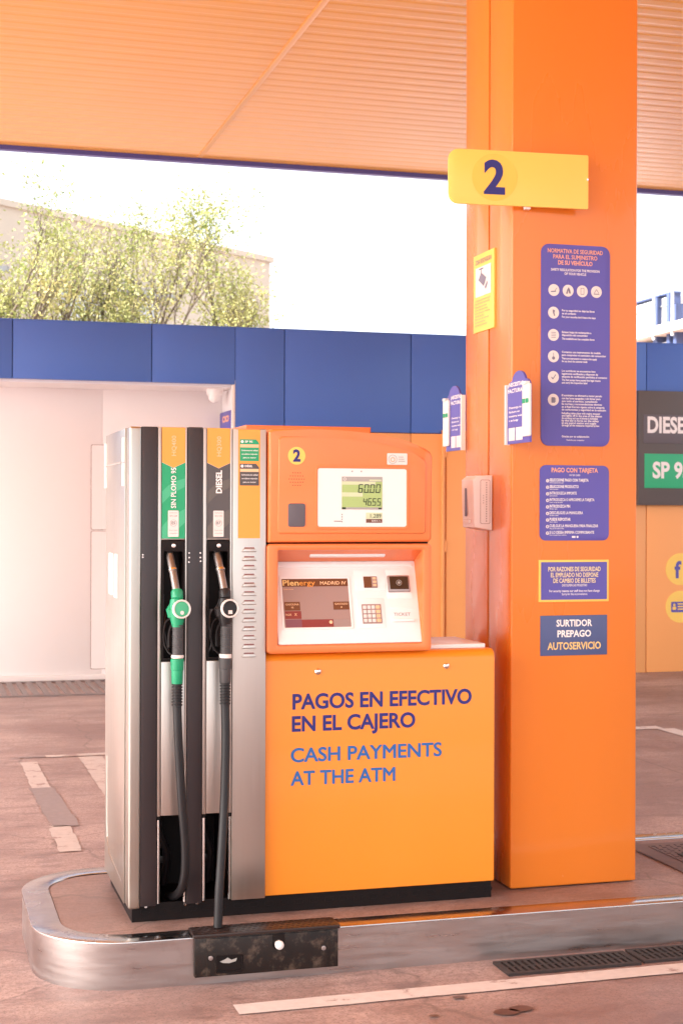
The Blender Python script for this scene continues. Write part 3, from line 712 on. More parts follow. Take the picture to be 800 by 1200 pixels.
# ================================================================== FUEL DISPENSER
t = thing('fuel_dispenser', 'tall stainless steel fuel dispenser with black strips and two nozzle bays', 'fuel dispenser', (.9, 5.15, .146))
disp = t
FY = 4.875
b = MB(); b.box(.69, 1.945, 4.912, 5.46, .1465, .206); b.build('plinth', 'dark', t)
b = MB(); f = FRONT(4.912)
for x in [.735+.052*q for q in range(24)]: b.ring(f, rr(x-.017, x+.017, .168, .186, .008, 3), rr(x-.013, x+.013, .171, .183, .006, 3), -.001, .0015)
b.build('plinth_slot', 'dark', t)
b = MB()
for x in (.735, .865, .905): b.prism(f, circ(x, .196, .005, 10), -.001, .004)
build_each(b, 'plinth_bolt', 'chrome', t)
b = MB(); b.box(.672, .711, 4.868, 4.95, .2, 1.7665, .007, 3); b.build('corner_post', 'steel_side', t)
b = MB()
b.box(.668, .674, 4.952, 5.455, .2, 1.765, .002)
b.build('side_panel', 'steel_side', t)
f = SIDE(.668)
b = MB()
b.tube([f.pt(a_, z_, .0) for a_, z_ in ((-5.40, .62), (-5.40, .40), (-5.385, .33), (-5.33, .285), (-5.0, .262))], .0014, 6); b.build('pressed_crease', 'steel_side', t)
b = MB()
for z0, z1 in ((1.655, 1.735), (1.575, 1.65)):
    for a0 in (-5.45, -4.975): b.prism(f, rr(a0, a0+.018, z0, z1), 0, .007, .001)
build_each(b, 'hinge_plate', 'plastic_white', t)
b = MB(); b.prism(f, rr(-5.38, -5.03, 1.652, 1.657), 0, .004); b.build('lid_seam', 'chrome', t)
b = MB(); b.sheet(f, rr(-5.36, -5.24, 1.20, 1.345), .001); b.sheet(f, rr(-5.22, -5.12, 1.195, 1.345), .001); build_each(b, 'data_label', 'label_white', t)
b = MB(); b.box(.674, 1.128, 4.95, 5.455, 1.755, 1.766, .002); b.build('top_cover', 'steel_side', t)
b = MB(); b.box(.674, 1.12, 4.962, 5.45, .492, 1.754); b.box(.674, 1.12, 5.16, 5.45, .206, .49); b.box(1.012, 1.126, 4.9, 5.45, .206, 1.75); b.build('inner_body', 'dark', t)
b = MB(); b.box(.7105, .7645, 4.870, 4.96, .206, 1.767, .003); b.build('black_strip', 'black', t)
b = MB(); b.box(.8635, .9135, 4.870, 4.96, .206, 1.768, .003); b.build('black_strip', 'black', t)
b = MB()
for x, z in ((.868, 1.355), (.868, 1.34), (.867, 1.325), (.905, 1.355), (.905, 1.34), (.906, 1.328), (.716, 1.35), (.716, 1.342)): b.prism(FRONT(4.870), circ(x, z, .0028, 8), -.001, .002)
build_each(b, 'strip_fixing', 'chrome', t)
bays = (( .7655, .778, .855, .8625), (.9145, .928, 1.0045, 1.0125))
for i, (x0, x1, x2, x3) in enumerate(bays):
    b = MB(); b.box(x0, x1-.0005, FY, 4.962, .495, 1.767, .003); b.box(x2+.0005, x3, FY, 4.962, .495, 1.767, .003)
    b.box(x1, x2, FY, 4.95, .497, 1.0, .002); b.box(x1, x2, FY, 4.95, 1.398, 1.767, .002)
    b.build('bay_panel', 'steel', t)
    b = MB(); b.tube([((x0+x1)/2, 4.885, .21), ((x0+x1)/2, 4.885, .485)], .0055, 10); b.tube([(x3-.004, 4.885, .21), (x3-.004, 4.885, .485)], .0045, 10)
    build_each(b, 'guide_rod', 'chrome', t)
    b = MB(); b.tube([((x0+x1)/2, 4.885, .483), ((x0+x1)/2, 4.885, .494)], .008, 10); b.tube([(x3-.004, 4.885, .483), (x3-.004, 4.885, .494)], .007, 10); build_each(b, 'rod_bush', 'dark', t)
    f = FRONT(FY)
    # holster: bezel with a hole, dark pocket behind
    b = MB(); xo = (x1+.001, x2-.001)
    b.ring(f, rr(xo[0], xo[1], 1.003, 1.396, .004, 2), rr(xo[0]+.006, xo[1]-.006, 1.012, 1.360, .004, 2), -.02, .004, .001)
    b.box(xo[0]+.001, xo[1]-.001, 4.955, 4.961, 1.0, 1.396); b.box(xo[0]+.001, xo[0]+.005, 4.89, 4.956, 1.0, 1.396); b.box(xo[1]-.005, xo[1]-.001, 4.89, 4.956, 1.0, 1.396)
    h = b.build('holster', 'dark', t)
    b = MB(); b.prism(f, circ((x1+x2)/2, 1.379, .0075, 16), .003, .009, .002); b.build('holster_bolt', 'chrome', h)
    b = MB(); b.box(xo[0]+.006, xo[0]+.016, 4.92, 4.954, 1.04, 1.22, .003); b.tube(spline([(xo[0]+.022, 4.93, 1.16), (xo[0]+.012, 4.90, 1.10), (xo[0]+.026, 4.90, 1.03)], 4), .004, 6); b.build('hook_lever', 'black', h)
    # hose gear behind the lower opening
    b = MB(); b.tube(spline([(x1+.02, 5.08, .48), (x1+.025, 5.05, .40), (x1+.05, 5.06, .33), (x1+.045, 5.1, .22)], 5), .014, 8); b.box(x1+.005, x1+.06, 5.06, 5.14, .30, .325, .004); b.build('pipe_gear', 'black', t)
    # product label
    g0, g1 = (('label_green', 'label_green2') if i == 0 else ('label_grey', 'label_grey2'))
    cx = (x1+x2)/2; f2 = FRONT(FY)
    b = MB(); b.sheet(f2, [(x1, 1.402), (x2, 1.402), (x2, 1.651), (cx, 1.633), (x1, 1.651)], .001); lb = b.build('product_label', g0, t)
    b = MB(); b.sheet(f2, [(x1, 1.652), (cx, 1.634), (x2, 1.652), (x2, 1.766), (x1, 1.766)], .001); lo_ = b.build('grade_tag', 'label_orange', t)
    b = MB(); wv = [(x1, 1.555), (x1+.02, 1.575), (x1+.045, 1.59), (x2, 1.60), (x2, 1.572), (x1+.05, 1.558), (x1+.025, 1.54), (x1, 1.515)]
    b.sheet(f2, wv, .0018); b.sheet(f2, [(x1, 1.44), (x1+.03, 1.475), (x2, 1.50), (x2, 1.455), (x1+.05, 1.43), (x1+.025, 1.403), (x1, 1.403)], .0018); b.build('label_wave', g1, lb)
    nm, gr, tag = (('SIN PLOMO 95', 'HQ400', 'E5') if i == 0 else ('DIESEL', 'HQ300', 'B7'))
    if i == 0: letters(lb, f2, [(nm, cx+.008, 1.51-.008, .016, .132, 'L', .016, math.pi/2)], 'white', c=.0028)
    else: letters(lb, f2, [(nm, cx+.010, 1.5515, .0185, .076, 'L', .035, math.pi/2)], 'white', c=.0028)
    letters(lo_, f2, [(gr, cx+.008, 1.673, .014, .066, 'L', .01, math.pi/2)], 'label_pale', c=.0018)
    b = MB(); b.sheet(f2, rr(cx-.018, cx+.017, 1.408, 1.494, .002, 2), .0027); st = b.build('octane_sticker', 'label_white', lb)
    letters(st, f2, [(tag, cx, 1.449, .009, None, 'C', .02), ('EN 228' if i == 0 else 'EN 590', cx, 1.474, .005, .024, 'C'), ('Carburante', cx, 1.485, .004, .026, 'C'), ('Solo para vehículos', cx, 1.428, .0035, .028, 'C'), ('compatibles', cx, 1.418, .0035, .026, 'C')], 'grey_text', c=.0036)
    b = MB(); b.ring(f2, circ(cx, 1.453, .011, 20), circ(cx, 1.453, .0102, 20), .0027, .0036); b.build('sticker_ring', 'grey_text', st)
# right column with louvres
b = MB(); b.box(1.0135, 1.1275, FY, 4.9, .206, 1.766, .003); col = b.build('vent_column', 'steel', t)
b = MB(); f = FRONT(FY)
for q in range(13):
    z = 1.363 - q*(1.363-1.014)/12
    for k in range(1):
        P = [(1.048, z-.006), (1.092, z-.006), (1.095, z-.004), (1.088, z+.006), (1.052, z+.006), (1.045, z-.004)]
        b.prism(f, P, -.001, .0045, .003, 2)
b.build('louvre', 'steel', col)
b = MB()
for q in range(13):
    z = 1.363 - q*(1.363-1.014)/12
    b.prism(f, rr(1.053, 1.087, z+.0065, z+.0095), 0, .0012)
b.build('louvre_slot', 'screen_red', col)
b = MB(); b.sheet(f, rr(1.0315, 1.1065, 1.403, 1.764), .001); lb = b.build('info_label', 'label_orange', t)
for zc, mt, nm in ((1.695, 'label_green', 'SP 95'), (1.614, 'label_grey', 'DIÉSEL')):
    b = MB(); b.sheet(f, [(1.037, zc-.036), (1.102, zc-.036), (1.102, zc+.024), (1.092, zc+.036), (1.037, zc+.036)], .0018); pl = b.build('info_plate', mt, lb)
    b = MB(); b.sheet(f, rr(1.038, 1.101, zc+.009, zc+.019), .0026); b.build('pale_band', 'label_pale', pl)
    b = MB(); b.sheet(f, circ(1.045, zc+.028, .005, 14), .0026); b.build('logo_dot', 'white', pl)
    letters(pl, f, [(nm, 1.054, zc+.025, .0065, .026, 'L', .03), ('Carburante de calidad', 1.07, zc-.003, .0045, .056, 'C', .02), ('con aditivos mejorados', 1.07, zc-.015, .0045, .054, 'C', .02), ('para su motor', 1.07, zc-.027, .0045, .044, 'C', .02)], 'white', c=.0027)

# ---------------- nozzles with hoses
def nozzle(label, cx, main, ringmat, dark_body, hose_pts, y=4.80):
    t = thing('fuel_nozzle', label, 'fuel nozzle', (cx, y, 1.1), 'fuel nozzles hung in the dispenser')
    b = MB(); b.tube(spline([(cx-.012, 4.925, 1.385), (cx-.012, 4.885, 1.35), (cx-.008, 4.845, 1.30), (cx-.002, y+.012, 1.235), (cx, y, 1.20)], 5), .0125, 14); b.build('spout', 'copper', t)
    b = MB(); b.tube([(cx-.008, 4.846, 1.302), (cx-.0075, 4.842, 1.296)], .0155, 14); b.build('spout_ring', 'chrome', t)
    b = MB()
    b.tube([(cx, y+.010, 1.238), (cx, y+.008, 1.232), (cx, y+.004, 1.212), (cx, y+.004, 1.208), (cx-.001, y+.002, 1.205), (cx-.002, y, 1.19), (cx-.002, y, 1.165), (cx, y, 1.14), (cx+.001, y, 1.115)], [.016, .0195, .0195, .0185, .0215, .0235, .0255, .022, .0165], 18)
    b.tube([(cx-.012, y+.006, 1.19), (cx-.020, y+.004, 1.172), (cx-.018, y+.004, 1.15)], [.012, .017, .012], 12)
    b.build('nozzle_body', main, t)
    fr = Fr((cx+.008, y-.024, 1.177), (.985, .17, 0), (0, .12, 1))
    b = MB(); b.prism(fr, circ(0, 0, .027, 28), -.03, .006, .004, 3); b.build('valve_housing', main, t)
    b = MB(); b.ring(fr, circ(0, 0, .0305, 32), circ(0, 0, .0245, 32), .0, .010, .002); b.build('cap_ring', ringmat, t)
    b = MB(); b.prism(fr, circ(0, 0, .0244, 28), .004, .0085, .002); dsk = b.build('cap_disc', main if dark_body else 'label_green2', t)
    b = MB()
    if dark_body: b.sheet(fr, rr(-.007, .007, -.018, -.006), .0095)
    else: b.sheet(fr, circ(0, -.012, .0065, 16), .0095)
    b.build('cap_mark', 'label_white', dsk)
    # ribbed handle sleeve
    pr = []; rd = []; z = 1.14; zt = 1.028
    while z > zt:
        pr += [(cx+.002, y, z), (cx+.002, y, z-.0035), (cx+.002, y, z-.0042), (cx+.002, y, z-.0065)]; rd += [.0185, .0185, .0172, .0172]; z -= .0072
    b = MB(); b.tube(pr, rd, 18); b.build('handle_sleeve', 'grip', t)
    b = MB(); b.tube([(cx+.001, y, 1.029), (cx+.001, y, 1.027), (cx+.001, y, (1.020 if not dark_body else 1.010)), (cx+.001, y, (1.018 if not dark_body else 1.008))], [.0188, .0205, .0205, .0188], 18); b.build('band', 'label_white', t)
    b = MB(); b.tube([(cx, y, 1.017), (cx, y, 1.015), (cx, y, .982), (cx, y, .980), (cx, y, .979), (cx, y, .938), (cx, y, .934)], [.019, .0215, .021, .0205, .0193, .0183, .0165], 20); b.build('swivel', main if not dark_body else 'grip', t)
    hp = spline(hose_pts, 8)
    pr = []; rd = []; z = .936
    while z > .862:
        pr += [(cx, y, z), (cx, y, z-.004), (cx, y, z-.005), (cx, y, z-.0085)]; rd += [.0178, .0178, .0145, .0145]; z -= .0095
    b = MB(); b.tube(pr, rd, 16); b.build('bend_guard', 'rubber', t)
    b = MB(); b.tube([(cx, y, .9)] + hp, .0142, 14); b.build('hose', 'rubber', t)
    b = MB(); b.tube(spline([(cx-.006, y+.012, 1.15), (cx-.03, y+.045, 1.13), (cx-.034, y+.06, 1.07), (cx-.018, y+.045, 1.03), (cx, y+.01, 1.03)], 5), .0036, 8); b.build('trigger_guard', 'dark', t)
    b = MB(); b.tube(spline([(cx-.006, y+.02, 1.14), (cx-.018, y+.042, 1.10), (cx-.02, y+.038, 1.05)], 4), .006, 8); b.build('trigger', 'dark', t)
    b = MB()
    if dark_body:
        for q in range(2): b.tube(spline([(cx-.028-.006*q, y+.075, 1.17), (cx-.05+.01*q, y+.085, 1.12), (cx-.03, y+.08, 1.06), (cx-.045, y+.085, 1.02)], 4), .003, 6)
        b.build('chain', 'grip', t)
    else: b.b.free()
nozzle('green fuel nozzle with white-rimmed round cap hanging in the left bay', .818, 'green', 'label_white', False,
       [(.818, 4.80, .86), (.822, 4.795, .74), (.834, 4.80, .56), (.848, 4.815, .42), (.851, 4.835, .32), (.843, 4.865, .255), (.83, 4.91, .225), (.82, 4.97, .21)])
nozzle('black fuel nozzle with white-rimmed round cap hanging in the bay beside vent slits', .975, 'rubber', 'label_white', True,
       [(.975, 4.80, .86), (.974, 4.785, .74), (.966, 4.765, .56), (.953, 4.74, .40), (.942, 4.722, .28), (.936, 4.712, .166)])

# ================================================================== PAYMENT TERMINAL
t = thing('payment_terminal', 'orange payment terminal head with white display panels and a keypad', 'payment terminal', (1.42, 5.05, 1.017))
f = FRONT(4.86)
up = [(1.133, 1.389), (1.695, 1.390), (1.7045, 1.40), (1.707, 1.68), (1.70, 1.697), (1.68, 1.710), (1.646, 1.7225), (1.58, 1.742), (1.502, 1.7565), (1.40, 1.765), (1.28, 1.768), (1.145, 1.767), (1.133, 1.757)]
b = MB(); b.prism(f, up, -.36, 0, .010, 3); b.build('upper_housing', 'head_orange', t)
inn = [(1.168, 1.418), (1.672, 1.418), (1.680, 1.426), (1.682, 1.655), (1.676, 1.672), (1.64, 1.691), (1.575, 1.7125), (1.50, 1.728), (1.40, 1.738), (1.28, 1.7415), (1.175, 1.7415), (1.165, 1.732), (1.162, 1.426)]
b = MB(); b.prism(f, inn, -.001, .005, .004, 3); b.build('raised_face', 'head_orange', t)
F5 = FRONT(4.855)
b = MB(); b.prism(F5, circ(1.226, 1.678, .0298, 40), 0, .0012); nd = b.build('number_disc', 'yellow', t)
letters(nd, F5, [('2', 1.226, 1.660, .037, .026, 'C', .04)], 'navy', 'numeral', .002)
b = MB()
for r_, n_ in enumerate((4, 6, 7, 6, 4)):
    for q in range(n_): b.prism(F5, circ(1.226+(q-(n_-1)/2)*.0085, 1.613-.0105*r_+.008, .0017, 8), 0, .0008)
b.build('speaker_hole', 'screen_brown', t)
b = MB(); b.prism(F5, rr(1.197, 1.256, 1.441, 1.519, .008, 4), -.001, .003, .002); b.build('tag_reader', 'board_row', t)
b = MB(); b.sheet(F5, rr(1.541, 1.613, 1.652, 1.691, .003, 2), .0012); lg = b.build('logo_plate', 'label_white', t)
b = MB(); b.ring(F5, circ(1.561, 1.6705, .0155, 24), circ(1.561, 1.6705, .0135, 24), .0012, .002); b.build('logo_ring', 'lcd_grey', lg)
b = MB(); b.ring(F5, circ(1.561, 1.6695, .0085, 20), circ(1.561, 1.6695, .005, 20), .0012, .002); b.build('logo_mark', 'salmon', lg)
b = MB()
for q in range(3): b.sheet(F5, rr(1.581, 1.605-.003*q, 1.663+.007*q, 1.6655+.007*q), .002)
b.build('logo_lines', 'lcd_grey', lg)
b = MB(); b.ring(F5, rr(1.290, 1.618, 1.433, 1.646, .014, 4), rr(1.298, 1.611, 1.441, 1.638, .008, 4), -.001, .003, .001); b.build('display_bezel', 'head_orange', t)
b = MB(); b.prism(F5, rr(1.2985, 1.6105, 1.4415, 1.6375, .008, 4), -.001, .0012); dp = b.build('display_panel', 'plastic_white', t)
F6 = FRONT(4.8535)
b = MB(); b.sheet(F6, rr(1.382, 1.524, 1.500, 1.610), .0008); lcd = b.build('lcd_screen', 'lcd', dp)
b = MB(); b.sheet(F6, rr(1.382, 1.524, 1.594, 1.610), .0016); b.sheet(F6, rr(1.396, 1.524, 1.500, 1.507), .0016); build_each(b, 'lcd_bar', 'lcd_grey', lcd)
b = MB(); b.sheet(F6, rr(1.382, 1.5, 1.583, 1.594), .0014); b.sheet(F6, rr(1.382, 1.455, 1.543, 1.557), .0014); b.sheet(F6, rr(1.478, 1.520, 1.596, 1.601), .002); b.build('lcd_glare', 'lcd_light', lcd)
SEG = {'0': 'abcdef', '4': 'fgbc', '6': 'afgedc', '5': 'afgcd'}
def seven(b, fr, ch, x, z, w_, h, th, c):
    m_ = z+h/2; S = {'a': (x, x+w_, z+h-th, z+h), 'd': (x, x+w_, z, z+th), 'g': (x, x+w_, m_-th/2, m_+th/2), 'f': (x, x+th, m_, z+h), 'b': (x+w_-th, x+w_, m_, z+h), 'e': (x, x+th, z, m_), 'c': (x+w_-th, x+w_, z, m_)}
    for s_ in SEG[ch]:
        x0, x1, z0, z1 = S[s_]; i_ = .0006
        if s_ in 'adg': P = [(x0+th*.5, z0), (x1-th*.5, z0), (x1-i_, (z0+z1)/2), (x1-th*.5, z1), (x0+th*.5, z1), (x0+i_, (z0+z1)/2)]
        else: P = [(x0, z0+i_), (x1, z0+i_+th*.3), (x1, z1-i_-th*.3), (x0, z1-i_)]
        b.sheet(fr, [(px_+.12*(pz_-z), pz_) for px_, pz_ in P], c + .0001*'abcdefg'.index(s_))
b = MB()
for q, ch in enumerate('6000'): seven(b, F6, ch, 1.438+.0205*q, 1.556, .0155, .029, .003, .0018)
for q, ch in enumerate('4655'): seven(b, F6, ch, 1.455+.0165*q, 1.513, .0125, .025, .0026, .0018)
b.sheet(F6, circ(1.4765, 1.557, .0014, 8), .0018); b.sheet(F6, circ(1.4865, 1.514, .0013, 8), .0018)
b.sheet(F6, rr(1.382, 1.396, 1.500, 1.507), .0016); b.sheet(F6, rr(1.510, 1.521, 1.5005, 1.506), .0022); b.build('digits', 'lcd_ink', lcd)
b = MB(); b.ring(F6, circ(1.392, 1.602, .0055, 14), circ(1.392, 1.602, .0035, 14), .0016, .0022); b.build('lcd_logo', 'label_white', lcd)
b = MB(); b.sheet(F6, rr(1.467, 1.524, 1.468, 1.489), .0008); l2 = b.build('price_window', 'lcd_light', dp)
b = MB(); b.sheet(F6, rr(1.467, 1.524, 1.455, 1.4675), .0008); b.build('price_strip', 'screen_brown', dp)
letters(l2, F6, [('1,289', 1.482, 1.472, .013, .038, 'L', .0)], 'lcd_ink', 'price', .0017)
letters(dp, F6, [('EUROS / L', 1.487, 1.4585, .006, .032, 'L', .01)], 'label_white', 'price_caption', .0017)
b = MB()
for q in range(4): b.sheet(F6, rr(1.381, 1.3845, 1.4565+.008*q, 1.4605+.008*q), .0008)
b.sheet(F6, rr(1.355, 1.380, 1.4585, 1.4615), .0008); b.build('dotted_mark', 'grey_text', dp)
b = MB()
for x in (1.418, 1.450): b.prism(F6, circ(x, 1.628, .0028, 10), 0, .0012)
build_each(b, 'led', 'lcd_grey', dp)

# lower module
po = rr(1.130, 1.705, 1.018, 1.384, .012, 4); pi_ = rr(1.166, 1.672, 1.046, 1.362, .005, 4)
b = MB(); b.ring(f, po, pi_, -.12, 0, .007); b.box(1.14, 1.695, 4.965, 5.22, 1.022, 1.380); b.build('lower_housing', 'head_orange', t)
PF = Fr((1.168, 4.868, 1.052), (1, 0, 0), (0, .087, .271))
b = MB()
b.b.faces.new([b.b.verts.new(p) for p in ((1.165, 4.953, 1.322), (1.673, 4.953, 1.322), (1.673, 4.87, 1.363), (1.165, 4.87, 1.363))])
hd = b.build('hood', 'head_orange', t, False)
HF = Fr((1.165, 4.953, 1.322), (1, 0, 0), (0, -.083, .041))
b = MB(); b.prism(HF, rr(.12, .385, .044, .060, .004, 3), 0, .006, .002); b.build('hood_lamp', 'plastic_white', hd)
b = MB(); b.prism(PF, rr(.001, .505, -.004, .284, .004, 2), -.012, 0, .002); b.prism(PF, rr(.012, .495, .262, .276, .002, 2), 0, .004, .002); fp = b.build('front_plate', 'plastic_white', t)
b = MB(); b.ring(PF, rr(.018, .266, .045, .232, .004, 2), rr(.026, .258, .053, .222, .002, 2), 0, .003, .001); b.build('screen_frame', 'plastic_white', fp)
b = MB(); b.sheet(PF, rr(.026, .258, .053, .222), .0012); sc = b.build('touch_screen', 'screen', fp)
b = MB(); b.sheet(PF, rr(.026, .258, .195, .222), .002); b.build('screen_header', 'screen_brown', sc)
letters(sc, PF, [('Plen', .029, .199, .0185, .056, 'L', .02), ], 'gold', 'header_bright', .0028)
letters(sc, PF, [('ergy', .087, .199, .0185, .055, 'L', .0)], 'label_orange', 'header_dim', .0028)
letters(sc, PF, [('MADRID IV', .160, .201, .011, .09, 'L', .02), ('Seleccione', .030, .184, .005, .035, 'L', 0)], 'label_pale', 'station_name', .0028)
b = MB(); b.sheet(PF, rr(.030, .084, .112, .142), .002); b.sheet(PF, rr(.200, .256, .113, .141), .002); bt = build_each(b, 'screen_button', 'screen_btn', sc)
b = MB(); b.sheet(PF, rr(.030, .086, .083, .110), .002); b.sheet(PF, rr(.085, .196, .053, .080), .002); build_each(b, 'screen_banner', 'screen_red', sc)
b = MB(); b.sheet(PF, rr(.030, .086, .054, .081), .0021); b.build('screen_picture', 'screen_purple', sc)
b = MB(); b.sheet(PF, rr(.197, .256, .054, .078), .002); b.build('screen_clock', 'key_plate', sc)
letters(bt, PF, [('GASOLINA', .057, .130, .006, .046, 'C', .01), ('95', .057, .119, .006, None, 'C', .01), ('GASOLEO', .228, .130, .006, .046, 'C', .01), ('A', .228, .119, .006, None, 'C', .01), ('PAGAR', .032, .094, .007, .02, 'L', .01), ('X', .062, .094, .008, None, 'L', .02)], 'label_pale', 'button_text', .0028)
b = MB(); b.sheet(PF, circ(.187, .07, .006, 14), .0028); b.build('screen_icon', 'label_pale', sc)
b = MB(); b.prism(PF, rr(.283, .394, .177, .253, .003, 2), 0, .002, .001); b.prism(PF, rr(.283, .38, .047, .152, .003, 2), 0, .002, .001); b.prism(PF, rr(.396, .487, .148, .252, .003, 2), 0, .002, .001); build_each(b, 'device_plate', 'plastic_white', fp)
b = MB(); b.prism(PF, rr(.314, .362, .188, .228, .001, 1), .001, .004); cs = b.build('card_slot', 'screen_brown', fp)
b = MB(); b.prism(PF, rr(.342, .360, .19, .226), .004, .006); b.build('slot_shutter', 'key_plate', cs)
b = MB()
for q in range(3): b.prism(PF, rr(.346, .358, .193+.012*q, .2+.012*q), .006, .007)
b.build('slot_rib', 'label_pale', cs)
b = MB(); b.prism(PF, rr(.399, .478, .171, .230, .003, 2), .001, .010, .003); nf = b.build('contactless_reader', 'grey_metal', fp)
b = MB(); b.sheet(PF, rr(.405, .472, .180, .225, .002, 2), .0108); ng = b.build('reader_glass', 'nfc_dark', nf)
b = MB(); b.sheet(PF, circ(.438, .203, .005, 12), .0116); b.ring(PF, circ(.438, .203, .010, 18), circ(.438, .203, .0085, 18), .0108, .0114); b.build('wave_mark', 'lcd_grey', ng)
b = MB(); b.prism(PF, rr(.299, .368, .062, .130, .002, 2), .001, .004); kp = b.build('keypad', 'key_plate', fp)
b = MB(); b2 = MB()
for r_ in range(4):
    for q in range(4):
        x = .3035+.0152*q; z = .067+.0155*r_
        (b if q < 3 else b2).prism(PF, rr(x, x+.0115+(0.003 if q == 3 else 0), z, z+.0115, .001, 1), .004, .0065, .001)
build_each(b, 'key', 'label_white', kp); build_each(b2, 'function_key', 'label_pale', kp)
b = MB(); b.prism(PF, rr(.402, .482, .066, .078, .003, 2), 0, .010, .003); b.prism(PF, rr(.402, .482, .112, .119, .003, 2), 0, .003, .001); build_each(b, 'ticket_chute', 'plastic_white', fp)
letters(fp, PF, [('TICKET', .412, .088, .011, .06, 'L', .0)], 'grey_text', 'ticket_text', .0012)
# rear half of the back-to-back head
b = MB(); b.prism(FRONT(5.25), [(1.14, 1.02), (1.70, 1.02), (1.70, 1.39), (1.606, 1.39), (1.606, 1.802), (1.14, 1.802)], -.27, 0, .006); b.build('rear_housing', 'head_orange', t)
b = MB(); b.box(1.135, 1.70, 4.89, 5.2, 1.3835, 1.3895); b.build('module_gap', 'dark', t)

# ================================================================== ORANGE CABINET BELOW
t = thing('orange_cabinet', 'bright orange metal cabinet with blue lettering about cash payments', 'cabinet', (1.54, 5.15, .2))
f = FRONT(4.895)
b = MB(); b.prism(Fr((1.1285, 0, 0), (0, -1, 0), (0, 0, 1)), [(-5.25, .2075), (-4.897, .2075), (-4.895, .21), (-4.895, .985), (-4.899, 1.0), (-4.910, 1.0115), (-4.925, 1.016), (-5.25, 1.016)], -.8215, 0, .0)
cb = b.build('body', 'box_orange', t)
md = cb.modifiers.new('bevel', 'BEVEL'); md.width = .012; md.segments = 3; md.limit_method = 'ANGLE'; md.angle_limit = R(60)
b = MB(); b.box(1.135, 1.945, 5.26, 5.52, .207, 1.0, .01); b.build('rear_body', 'box_orange', t)
b = MB(); b.box(1.72, 1.93, 4.935, 5.24, 1.0165, 1.032, .003); b.build('top_tray', 'plastic_white', t)
b = MB()
for x, z in ((1.311, .953), (1.769, .961)): b.tube([(x, 4.897, z), (x, 4.890, z), (x, 4.887, z), (x, 4.886, z)], [.0105, .0105, .007, .003], 16)
build_each(b, 'lock_screw', 'chrome', t)
letters(t, f, [('PAGOS EN EFECTIVO', 1.224, .829, .0485, .640, 'L', .028), ('EN EL CAJERO', 1.222, .7545, .0485, .436, 'L', .028)], 'navy', 'spanish_lettering', .0012)
letters(t, f, [('CASH PAYMENTS', 1.220, .651, .0455, .533, 'L', .024), ('AT THE ATM', 1.220, .573, .0455, .365, 'L', .024)], 'sky_blue', 'english_lettering', .0012)

# ================================================================== JUNCTION BOX ON THE KERB
t = thing('hose_box', 'dirty black metal box on the kerb with white knob below the hoses', 'junction box', (1.08, 4.66, .02))
b = MB(); b.box(.852, 1.318, 4.655, 4.674, .028, .152, .002); b.build('housing', 'box_black', t)
b = MB(); b.box(.846, 1.322, 4.645, 4.745, .1525, .164, .002)
for i_ in range(26):
    for j_ in range(5):
        x = .856+.018*i_ + (.009 if j_ % 2 else 0); y = 4.656+.0195*j_
        if x < 1.312: b.box(x-.005, x+.005, y-.0015, y+.0015, .1638, .1652)
b.build('lid', 'lid_black', t)
f = FRONT(4.655)
b = MB(); b.prism(f, rr(.888, 1.282, .030, .147), -.001, .004, .001); dr = b.build('door', 'box_black', t)
b = MB(); b.prism(f, circ(1.119, .119, .021, 20), .003, .006); b.prism(f, rr(1.10, 1.14, .125, .149), .003, .0055); b.build('knob_recess', 'dark', dr)
b = MB(); b.tube([(1.119, 4.649, .117), (1.119, 4.637, .117), (1.119, 4.629, .117), (1.119, 4.624, .117), (1.119, 4.622, .117)], [.012, .0145, .0135, .009, .003], 20); b.build('knob', 'plastic_white', dr)
b = MB(); b.ring(f, rr(.918, 1.006, .038, .094, .003, 1), rr(.924, 1.0, .044, .088, .002, 1), .003, .007); b.sheet(f, rr(.924, 1.0, .044, .088), .0045); wn = b.build('window', 'dark', dr)
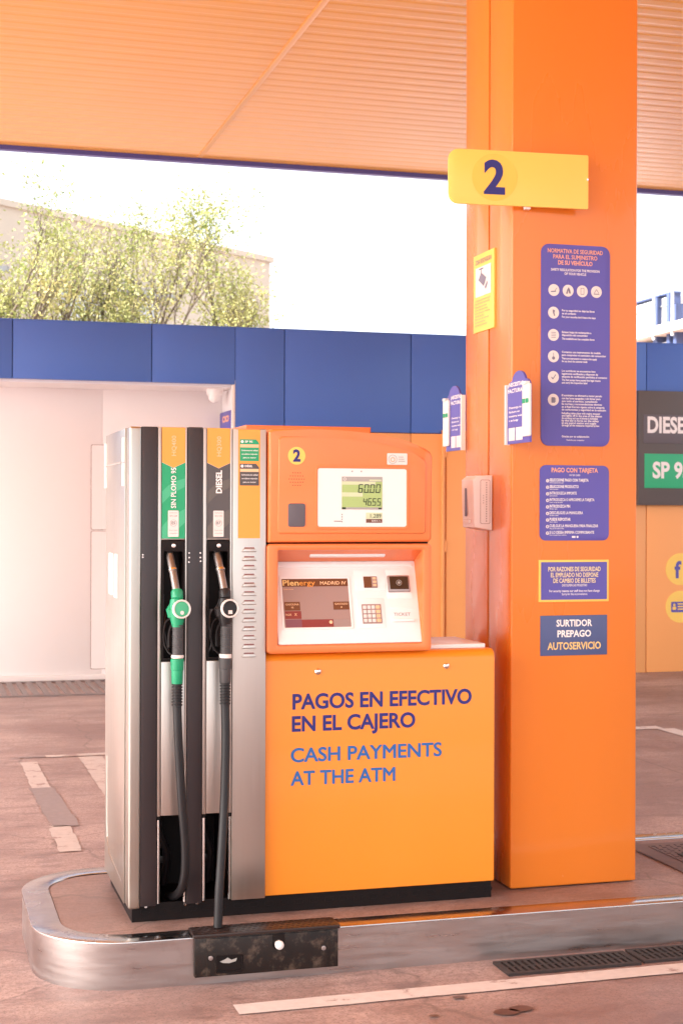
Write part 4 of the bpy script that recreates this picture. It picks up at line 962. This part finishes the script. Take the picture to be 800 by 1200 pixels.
b = MB(); b.sheet(f, [(.93, .075), (.945, .08), (.955, .086), (.968, .078), (.985, .083), (.982, .073), (.96, .068), (.94, .070)], .0055); b.build('torn_label', 'lcd_grey', wn)
b = MB()
for x, z in ((.901, .088), (1.268, .092)): b.prism(f, circ(x, z, .0075, 14), .003, .008, .002)
build_each(b, 'bolt', 'grey_metal', dr)

# ================================================================== DRAINS AND HATCH
for i_, x0 in enumerate((1.84, 2.325)):
    t = thing('drain_grate', ('cast iron slotted drain grate beside the kerb, left one of the row' if i_ == 0 else 'cast iron slotted drain grate beside the kerb, cut by the right photo edge'), 'drain grate', (x0+.235, 4.565, 0), 'drain grates along the kerb')
    b = MB(); ya, yb = 4.492+i_*.012, 4.632+i_*.012
    b.box(x0, x0+.47, ya, ya+.016, .001, .010, .001); b.box(x0, x0+.47, yb-.016, yb, .001, .010, .001)
    b.box(x0, x0+.02, ya+.016, yb-.016, .001, .0095); b.box(x0+.45, x0+.47, ya+.016, yb-.016, .001, .0095)
    b.box(x0+.02, x0+.45, (ya+yb)/2-.005, (ya+yb)/2+.005, .001, .0085)
    for q in range(18):
        xx = x0+.03+q*.0235
        b.prism(UP(0), [(xx, ya+.015), (xx+.012, ya+.015), (xx+.012, yb-.015), (xx, yb-.015)], .001, .0095)
    b.build('bars', 'iron', t, False)
    b = MB(); b.box(x0+.005, x0+.465, ya+.004, yb-.004, .0005, .003); b.build('channel', 'dark', t)
t = thing('steel_hatch', 'rust-brown chequered steel hatch set in the island to the right of the pillar', 'hatch', (3.2, 5.25, .146))
b = MB(); b.box(2.765, 3.75, 4.90, 5.515, .1465, .154, .002); b.build('frame', 'hatch', t)
b = MB(); b.box(2.835, 3.68, 4.95, 5.465, .1545, .158, .001); pl = b.build('plate', 'hatch', t)
b = MB()
for i_ in range(26):
    for j_ in range(16):
        x = 2.85+.032*i_; y = 4.965+.032*j_; q = .009
        d = (q, .002) if (i_+j_) % 2 else (.002, q)
        b.box(x-d[0], x+d[0], y-d[1], y+d[1], .1578, .1592)
b.build('chequer', 'dark', pl, False)
b = MB(); b.box(2.87, 2.90, 5.12, 5.29, .1582, .163, .003); b.build('handle', 'dark', pl)
